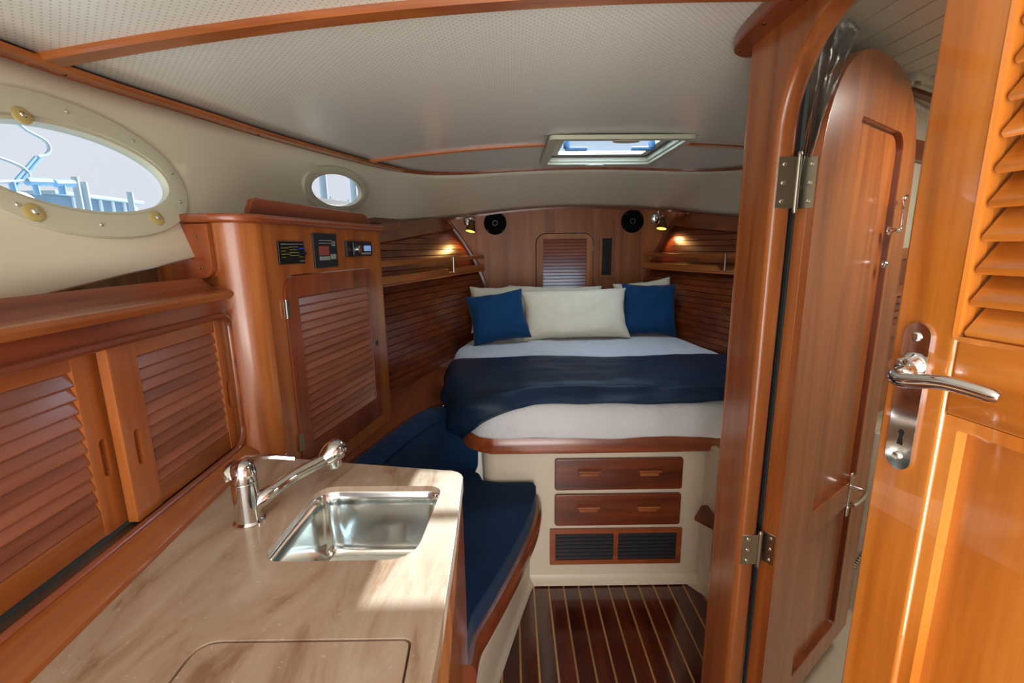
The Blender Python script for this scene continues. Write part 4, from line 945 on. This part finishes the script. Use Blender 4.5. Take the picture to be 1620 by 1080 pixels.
# ---- door 1: arched door standing open into the head
F1 = frame(.648, 1.018, .8, .6)
d1 = bpy.data.objects.new('door_1', None); link(d1, None, F1); struct(d1, 'arched teak panelled door standing open, hinged on the post')
def arch(w0, w1, zb, zs, zt, e=2.6, n=24):
    c_ = (w0+w1)/2; a = (w1-w0)/2; pts = [(w1, zb)]
    for i in range(n+1):
        t = math.pi*i/n; x = math.cos(t); s_ = math.sin(t)
        pts.append((c_+a*math.copysign(abs(x)**(2/e), x), zs+(zt-zs)*abs(s_)**(2/e)))
    pts.append((w0, zb)); return list(reversed(pts))
DW = .665
oa = arch(0, DW, .12, 1.56, 1.895)
rec1 = rr(.205, .535, .735, 1.745, (.012, .012, .05, .012), 6); rec2 = rr(.205, .535, .20, .655, .01)
wzr = wood('red', 'z') ; wcz = wood('cherry', 'z')
bm = B(); plate(bm, [oa, rec1, rec2], 0, .016, .003); obj('door_face', bm, wood('cherry', 'z'), d1)
bm = B(); plate(bm, [arch(.001, DW-.001, .121, 1.56, 1.894)], .016, .040, .002); obj('door_core', bm, wood('cherry', 'z'), d1)
for rc_ in (rec1, rec2):
    bm = B(); sweep(bm, [Vector((x, .002, z)) for x, z in rc_], [(-.002, -.014), (-.001, -.001), (.002, -.0005), (.006, -.004), (.009, -.008), (.014, -.010), (.016, -.014)], up=(0, -1, 0), closed=True); obj('panel_moulding', bm, wood('red', 'z'), d1)
def butt_hinge(parent, M, hgt, wl, wr, flip_ang):
    g = bpy.data.objects.new('hinge', None); link(g, parent, M)
    bm = B(); cyl(bm, .0052, -hgt/2-.006, hgt/2+.006, 14); obj('knuckle', bm, M_HINGE, g)
    return g
def hinge(z):
    # barrel between post and door edge; one leaf on the reveal (normal -Y), other on the door edge
    hp = Vector((.611, 1.036, z)); Mi = F1.inverted()
    hgt = .105 if z > 1 else .082
    bm = B(); cyl(bm, .0052, -hgt/2-.006, hgt/2+.006, 14, T(0, 0, 0))
    for s_ in (-1, 1): lathe(bm, [(.006, 0), (.0045, .006), (.0001, .008)], 12, T(0, 0, s_*(hgt/2+.004)) @ (R(0, 'X') if s_ > 0 else R(math.pi, 'X')))
    hg = obj('hinge', bm, M_HINGE, d1, Mi @ T(hp.x, hp.y-.006, z))
    Mh = (Mi @ T(hp.x, hp.y-.006, z)).inverted()
    bm = B(); box(bm, -.040, 0, -.0012, .0, -hgt/2, hgt/2, .0005, 1)
    l1 = obj('hinge_leaf', bm, M_HINGE, hg, Mh @ Mi @ T(hp.x-.004, 1.0295, z))
    ed = Vector((-.8, -.6, 0))  # door edge normal; leaf lies on it running from back corner to front corner
    Ml = Matrix(((.6, -ed.x*-1, 0, .648-.6*.0), (-.8, .6, 0, 1.018), (0, 0, 1, z), (0, 0, 0, 1)))
    Ml = Matrix(((-.6, .8, 0, .648-.8*.0016), (.8, .6, 0, 1.018-.6*.0016), (0, 0, 1, z), (0, 0, 0, 1)))
    bm = B(); box(bm, .004, .041, -.0, .0012, -hgt/2, hgt/2, .0005, 1); l2 = obj('hinge_leaf', bm, M_HINGE, hg, Mh @ Mi @ Ml)
    for q in (-.36, 0, .36):
        screw('screw', hg, Mh @ Mi @ T(hp.x-.004, 1.0295, z) @ T(-.026, -.0012, q*hgt) @ TOFRONT, .0045, M_STEEL)
        screw('screw', hg, Mh @ Mi @ Ml @ T(.016, 0, q*hgt) @ TOFRONT, .0045, M_STEEL)
hinge(PY(1255, 288, 1.02).z); hinge(PY(1190, 873, 1.02).z)
# dark weather strip in the gap
bm = B(); box(bm, -.004, .004, .0, .012, .12, 1.86); struct(obj('door_gasket', bm, M_GASKET, None, T(.630, 1.058, 0)), 'grey weather strip in the hinge gap')
# door 1 furniture
hx_, hz_ = on(F1, 1343, 782, 0)
g = bpy.data.objects.new('lever_handle', None); link(g, d1, T(hx_, 0, hz_))
bm = B(); plate(bm, [rr(-.011, .011, -.075, .075, .0109)], -.003, 0, .001); obj('back_plate', bm, M_CHROME, g)
bm = B(); tube(bm, smooth([(0, -.003, .028), (0, -.035, .028), (-.02, -.045, .026), (-.08, -.045, .022), (-.105, -.04, .020)], 5), .0065, 10); obj('lever', bm, M_CHROME, g)
bm = B(); cyl(bm, .006, 0, .002, 12); obj('lock_rose', bm, M_STEEL, g, T(0, -.003, -.045) @ TOFRONT)
hx_, hz_ = on(F1, 1405, 365, 0); hx_ = min(hx_, DW-.008)
g = bpy.data.objects.new('door_hook', None); link(g, d1, T(hx_, 0, hz_))
bm = B(); lathe(bm, [(.013, 0), (.013, .003), (.007, .006), (.006, .02), (.0001, .021)], 18, TOFRONT); obj('hook_rose', bm, M_CHROME, g)
bm = B(); tube(bm, smooth([(0, -.014, 0), (.022, -.02, .0), (.030, -.02, .012), (.028, -.02, .05), (.020, -.02, .075), (.026, -.02, .09), (.045, -.02, .093)], 5), .0045, 10); obj('hook_arm', bm, M_CHROME, g)
hx_, hz_ = on(F1, 1396, 418, 0); hx_ = min(hx_, DW-.01)
bm = B(); lathe(bm, [(.011, 0), (.011, .004), (.008, .010), (.004, .014), (.0001, .014)], 18, TOFRONT); obj('catch_stud', bm, M_CHROME, d1, T(hx_, 0, hz_))

# ---- door 2: louvred door close to the camera on the right
F2 = frame(.398, .474, .14, -.99)
d2 = bpy.data.objects.new('door_2', None); link(d2, None, F2); struct(d2, 'louvred teak door with chrome lever handle, close on the right')
gz = wood('gold', 'z', .2, 1.0); gx = wood('gold', 'x', .2, 1.0)
W2 = .56; sL = .060
bm = B(); box(bm, 0, sL, 0, .032, .12, 1.86, .004, 3); obj('stile', bm, gz, d2)
bm = B(); box(bm, W2-.06, W2, 0, .032, .12, 1.86, .004, 3); obj('stile', bm, gz, d2)
for z0, z1 in ((1.300, 1.374), (1.80, 1.86), (.12, .20)):
    bm = B(); box(bm, sL, W2-.06, .002, .030, z0, z1, .003, 2); obj('rail', bm, gx, d2)
bm = B(); sweep(bm, [Vector((x, .004, z)) for x, z in rr(sL, W2-.06, 1.374, 1.80, .002, 2)], [(-.001, -.010), (-.001, .004), (.003, .005), (.006, .0), (.006, -.010)], up=(0, -1, 0), closed=True); obj('louvre_moulding', bm, gz, d2)
n_ = 15; p_ = (1.798-1.376)/n_; f = None
for i in range(n_):
    M = T((sL+W2-.06)/2, .016, 1.376+(i+.5)*p_)
    if f is None: f = obj('louvre_slat', slat_bm(W2-.06-sL-.004, .038, .70, .009), gx, d2, M)
    else: rep(f, d2, M)
bm = B(); box(bm, sL-.005, W2-.055, .016, .022, .19, 1.31); obj('lower_panel', bm, gz, d2)
bm = B(); plate(bm, [rr(sL+.0, W2-.06, .20, 1.30, .002), rr(sL+.012, W2-.072, .212, 1.288, .002)], .004, .018, .004); obj('panel_moulding', bm, gz, d2)
# lock plate and lever
x1, z1 = on(F2, 1467, 512, -.002); x2, z2 = on(F2, 1428, 745, -.002)
pw = .0135; pcx = .0275
g = bpy.data.objects.new('lever_handle', None); link(g, d2, T(pcx, 0, 0))
kz = on(F2, 1432, 692, -.002)[1]; lz = on(F2, 1455, 583, -.01)[1]
key = [(.0032*math.sin(math.radians(a)), kz+.004+.0038*math.cos(math.radians(a))) for a in range(-140, 141, 20)]+[(.0034, kz-.009), (-.0034, kz-.009)]
bm = B(); plate(bm, [rr(-pw, pw, z2, z1, pw*.99, 10), key], -.0032, 0, .0012, 'xz', 3); obj('back_plate', bm, M_CHROME, g)
bm = B(); plate(bm, [[(x*.98, z) for x, z in key]], -.0006, -.0001); obj('keyhole', bm, M_DARK, g)
for z in (z1-.014, z2+.014): screw('screw', g, T(0, -.0030, z) @ TOFRONT, .0048, M_STEEL)
bm = B(); lathe(bm, [(.013, 0), (.0125, .004), (.0085, .010), (.0075, .020)], 28, TOFRONT); obj('lever_boss', bm, M_CHROME, g, T(0, -.003, lz))
e = on(F2, 1583, 630, -.038); e2 = on(F2, 1500, 606, -.040); s0 = on(F2, 1420, 590, -.030)
lp = smooth([(0, -.014, lz), (s0[0]-pcx+.004, -.024, s0[1]+.002), (s0[0]-pcx+.003, -.034, s0[1]-.001), (s0[0]-pcx+.016, -.041, s0[1]-.002), (e2[0]-pcx, -.041, e2[1]), (e[0]-pcx, -.038, e[1])], 6)
bm = B(); tube(bm, lp, .0055, 16, [lerp(.0080, .0062, i/(len(lp)-1)) for i in range(len(lp)-1)]+[.0035]); obj('lever', bm, M_CHROME, g)

# ================================================================== HEAD COMPARTMENT seen through the arch
hc = bpy.data.objects.new('ceiling_head', None); link(hc, None, T(0, 0, 0)); struct(hc, 'pale planked ceiling of the head compartment')
bm = B(); box(bm, .62, 1.95, -.6, 2.1, 1.952, 1.96); obj('ceiling_backing', bm, M_GASKET, hc)
f = None
for i in range(17):
    M = T(.640+i*.078+.0375, .75, 1.947)
    if f is None: bm = B(); box(bm, -.0375, .0375, -1.34, 1.34, -.006, .006, .003, 2); f = obj('ceiling_plank', bm, M_HEADC, hc, M)
    else: rep(f, hc, M)
bm = B(); box(bm, 1.93, 1.95, -.6, 2.1, 0, 1.96); struct(obj('wall_right_hull', bm, M_LINER), 'white outer wall of the head compartment')
bm = B(); box(bm, .62, 1.95, -.62, -.60, 0, 1.96); struct(obj('wall_right_aft', bm, M_LINER), 'aft wall of the head compartment')
def hbz(px, py): return on(MHB, px, py, 0)
a0 = hbz(1440, 228); a1 = hbz(1440, 250); c0 = hbz(1430, 392)[1]; c1 = hbz(1385, 648)[1]
bm = B(); box(bm, .55, 1.5, -.018, 0, a0[1]-.05, a0[1]+.012, .003); struct(obj('trim_10', bm, wood('red', 'x'), None, MHB), 'upper teak batten on the head bulkhead')
bm = B(); box(bm, .55, 1.5, -.026, 0, 1.905, 1.92, .003); struct(obj('trim_11', bm, wood('red', 'x'), None, MHB), 'teak batten at the top of the head bulkhead')
lf = thing('light_bar', 'slim white light fitting at the top of the head bulkhead', 'light', MHB @ T(.92, -.03, 1.925))
bm = B(); box(bm, -.28, .35, -.028, .028, -.005, .018, .006); obj('light_housing', bm, M_HEADC, lf)
bm = B(); cyl(bm, .006, -.28, .35, 10, R(math.pi/2, 'Y')); obj('light_tube', bm, M_CREAM, lf, T(0, -.01, -.008))
for s_ in (-.25, .3): bm = B(); box(bm, -.012, .012, -.016, .016, -.014, -.003, .002); obj('end_clip', bm, M_HINGE, lf, T(s_, -.008, 0))
hcab = thing('head_cabinet', 'teak cabinet with louvres and panels on the head bulkhead', 'cabinet', MHB @ T(0, -.03, 0))
bm = B(); plate(bm, [rr(.66, 1.5, c1+.012, c0, .003), rr(.80, 1.40, 1.315, 1.405, .003), rr(.80, 1.40, 1.18, 1.28, 0), rr(.80, 1.40, .98, 1.14, .003)], 0, .022, .003); obj('cabinet_front', bm, wood('cherry', 'x'), hcab)
bm = B(); box(bm, .70, 1.48, .012, .022, c1+.02, c0-.01); obj('backing_panel', bm, wood('red', 'x'), hcab)
louvres(hcab, .80, 1.40, 1.181, 1.279, .010, .0245, wood('red', 'x'), .45)
vz = hbz(1380, 688)[1]
hv = thing('head_counter', 'white moulded counter with a teak edge in the head compartment', 'counter', MHB)
bm = B(); box(bm, .86, 1.49, -.10, -.001, 0, vz+.01, .008); obj('moulded_base', bm, M_WHITE, hv)
bm = B(); box(bm, .86, 1.49, -.116, -.098, vz-.016, vz+.012, .004); obj('teak_edge', bm, wood('red', 'x'), hv)
bm = B(); 
for i in range(1): box(bm, .90, 1.4, -.09, -.03, vz+.011, vz+.016, .002)
obj('counter_inset', bm, M_CREAM, hv)
# shower hose
q0 = Vector(PY(1318, 930, 1.44)); q1 = Vector(PY(1362, 880, 1.46))
pts = smooth([q0+Vector((-.08, .0, -.06)), q0, q0.lerp(q1, .5)+Vector((.008, 0, -.008)), q1, q1+Vector((.06, .02, .09)), q1+Vector((.10, .04, .20))], 26)
bm = B(); tube(bm, pts, .008, 12, [.0085+.0013*math.sin(i*math.pi/1.5) for i in range(len(pts))]); tag(obj('shower_hose', bm, M_HINGE), 'ribbed metal shower hose hanging behind the open arched door', 'hose')
# clear plastic bag on the door head
bg = thing('plastic_bag', 'crumpled clear plastic hanging over the head of the arched door', 'plastic bag', T(.66, 1.05, 1.82))
bm = B(); rows = []; cl_ = smooth([PY(1266, 300, 1.045), PY(1279, 235, 1.04), PY(1298, 160, 1.03), PY(1318, 105, 1.02), PY(1337, 45, 1.0)], 6)
for i, c_ in enumerate(cl_):
    t_ = i/(len(cl_)-1); w_ = lerp(.004, .030, t_**1.3); row = []
    for j in range(12):
        s_ = j/11-.5; row.append(c_-Vector((.66, 1.05, 1.82))+Vector((s_*2*w_, .012*math.sin(s_*19+t_*6)*t_**.5+.004*math.sin(s_*37), .010*math.sin(s_*9+1)*t_+(.012*abs(math.sin(s_*11)) if i == len(cl_)-1 else 0))))
    rows.append(row)
grid(bm, rows); pb = obj('plastic_sheet', bm, M_SHADE, bg); solidify(pb, .0006)

# ================================================================== OUTSIDE (seen through the ports)
ow = bpy.data.objects.new('water', None); bpy.data.objects.remove(ow)
bm = B(); box(bm, -90, -2.2, -40, 60, -.75, -.7); w_ = struct(obj('ground_water', bm, flat('harbour_water', (150, 175, 190), .25)), 'pale harbour water outside')
M_OBL = flat('haze_blue_paint', (104, 156, 196), .6); M_OWH = flat('boat_white', (235, 238, 240), .4); M_OGR = flat('dock_grey', (150, 168, 178), .7)
def O(px, py, X): return PX(px, py, X)
# shed across the dock
p = O(100, 310, -14); q = O(215, 311, -14); b0 = O(100, 345, -14).z
sh = thing('dock_shed', 'blue-grey shed across the dock, seen through the large port', 'building', T(-14, (p.y+q.y)/2, 0))
hw = abs(q.y-p.y)/2
bm = B(); box(bm, -3, 0, -hw*1.3, hw, -.7, p.z, .02); obj('shed_wall', bm, flat('shed_grey_blue', (120, 150, 172), .7), sh)
bm = B(); box(bm, -3.2, .25, -hw*1.35, hw*1.03, p.z, p.z+.12, .02); obj('shed_roof', bm, M_OGR, sh)
for i in range(6): bm = B(); box(bm, 0, .06, -.04, .04, -.7, p.z); obj('wall_rib', bm, M_OWH, sh, T(0, -hw+.3+i*hw*.34, 0))
# pilings
for k_, (px, t_) in enumerate(((118, 280), (132, 288), (205, 304), (510, 276), (558, 282))):
    X = -8 if px < 300 else -3.2; b_ = O(px, t_, X)
    bm = B(); r_ = .055 if px < 300 else .06; cyl(bm, r_, -.9, b_.z if px < 300 else b_.z+1.2, 14)
    tag(obj('dock_piling', bm, M_OGR, None, T(X, b_.y, 0)), ['piling left of the two beside the blue boat rails, seen in the large port', 'piling just right of its taller neighbour, seen in the large port', 'short piling at the right end of the shed, seen in the large port', 'left piling seen in the small port', 'right piling seen in the small port'][k_], 'piling', 'dock pilings outside')
# neighbouring boat
X = -5.5
bt = thing('neighbour_boat', 'white boat with blue rails and curved tower, seen through the large port', 'boat', T(X, O(60, 330, X).y, 0))
Mi = T(X, O(60, 330, X).y, 0).inverted()
zt_ = O(60, 332, X).z
bm = B(); rows = []
for i in range(13):
    t_ = i/12; y = lerp(-2.6, 2.2, t_); wv = 1.1*math.sin(math.pi*min(1, .35+t_*.65)); rows.append([Vector((-1.2-wv, y, zt_-.0+.1*t_)), Vector((-1.2-wv*.8, y, -.9)), Vector((-1.2+wv*.8, y, -.9)), Vector((-1.2+wv, y, zt_+.1*t_)), Vector((-1.2-wv, y, zt_+.1*t_+.001))])
grid(bm, rows); obj('hull_shell', bm, M_OWH, bt)
bm = B(); plate(bm, [rr(-.9, .5, zt_-.3, zt_+.28, (.05, .05, .25, .1))], -.7, .0, .03); obj('cabin_top', bm, M_OWH, bt, Matrix(((0, 1, 0, -.7), (1, 0, 0, 0.3), (0, 0, 1, 0), (0, 0, 0, 1))))
def wire(pxs, r, mat, nm, XX=X):
    bm = B(); tube(bm, smooth([Mi @ O(a, b, XX) for a, b in pxs], 5), r, 8); return obj(nm, bm, mat, bt)
wire([(20, 188), (40, 205), (70, 222), (78, 236), (72, 245), (60, 248)], .02, M_OGR, 'tower_tube')
wire([(-30, 240), (0, 250), (30, 262), (45, 275), (38, 285), (0, 288), (-30, 289)], .02, M_OGR, 'tower_tube')
wire([(66, 247), (22, 300)], .018, M_OBL, 'tower_strut'); wire([(56, 248), (20, 290)], .014, M_OBL, 'tower_strut')
wire([(18, 288), (24, 310)], .03, M_OBL, 'rail_post'); wire([(54, 286), (60, 308)], .03, M_OBL, 'rail_post'); wire([(97, 290), (100, 308)], .04, M_OBL, 'rail_post')
wire([(42, 287), (80, 288)], .045, M_OBL, 'rail_tube'); wire([(86, 290), (116, 290)], .045, M_OBL, 'rail_tube')
# masts and far boats for the small port
for k_, px in enumerate((523, 536, 551)):
    X2 = -20; t_ = O(px, 318+(k_ % 3)*2, X2); 
    bm = B(); box(bm, -.5, .5, -.35, .35, -.7, t_.z, .1); cyl(bm, .05, t_.z, t_.z+.5, 8); tag(obj('far_boat', bm, M_OWH if k_ % 2 else M_OBL, None, T(X2, t_.y, 0)), 'tiny moored boat seen through the small port, '+('leftmost of three', 'middle of three', 'rightmost of three')[k_], 'boat', 'far moored boats')
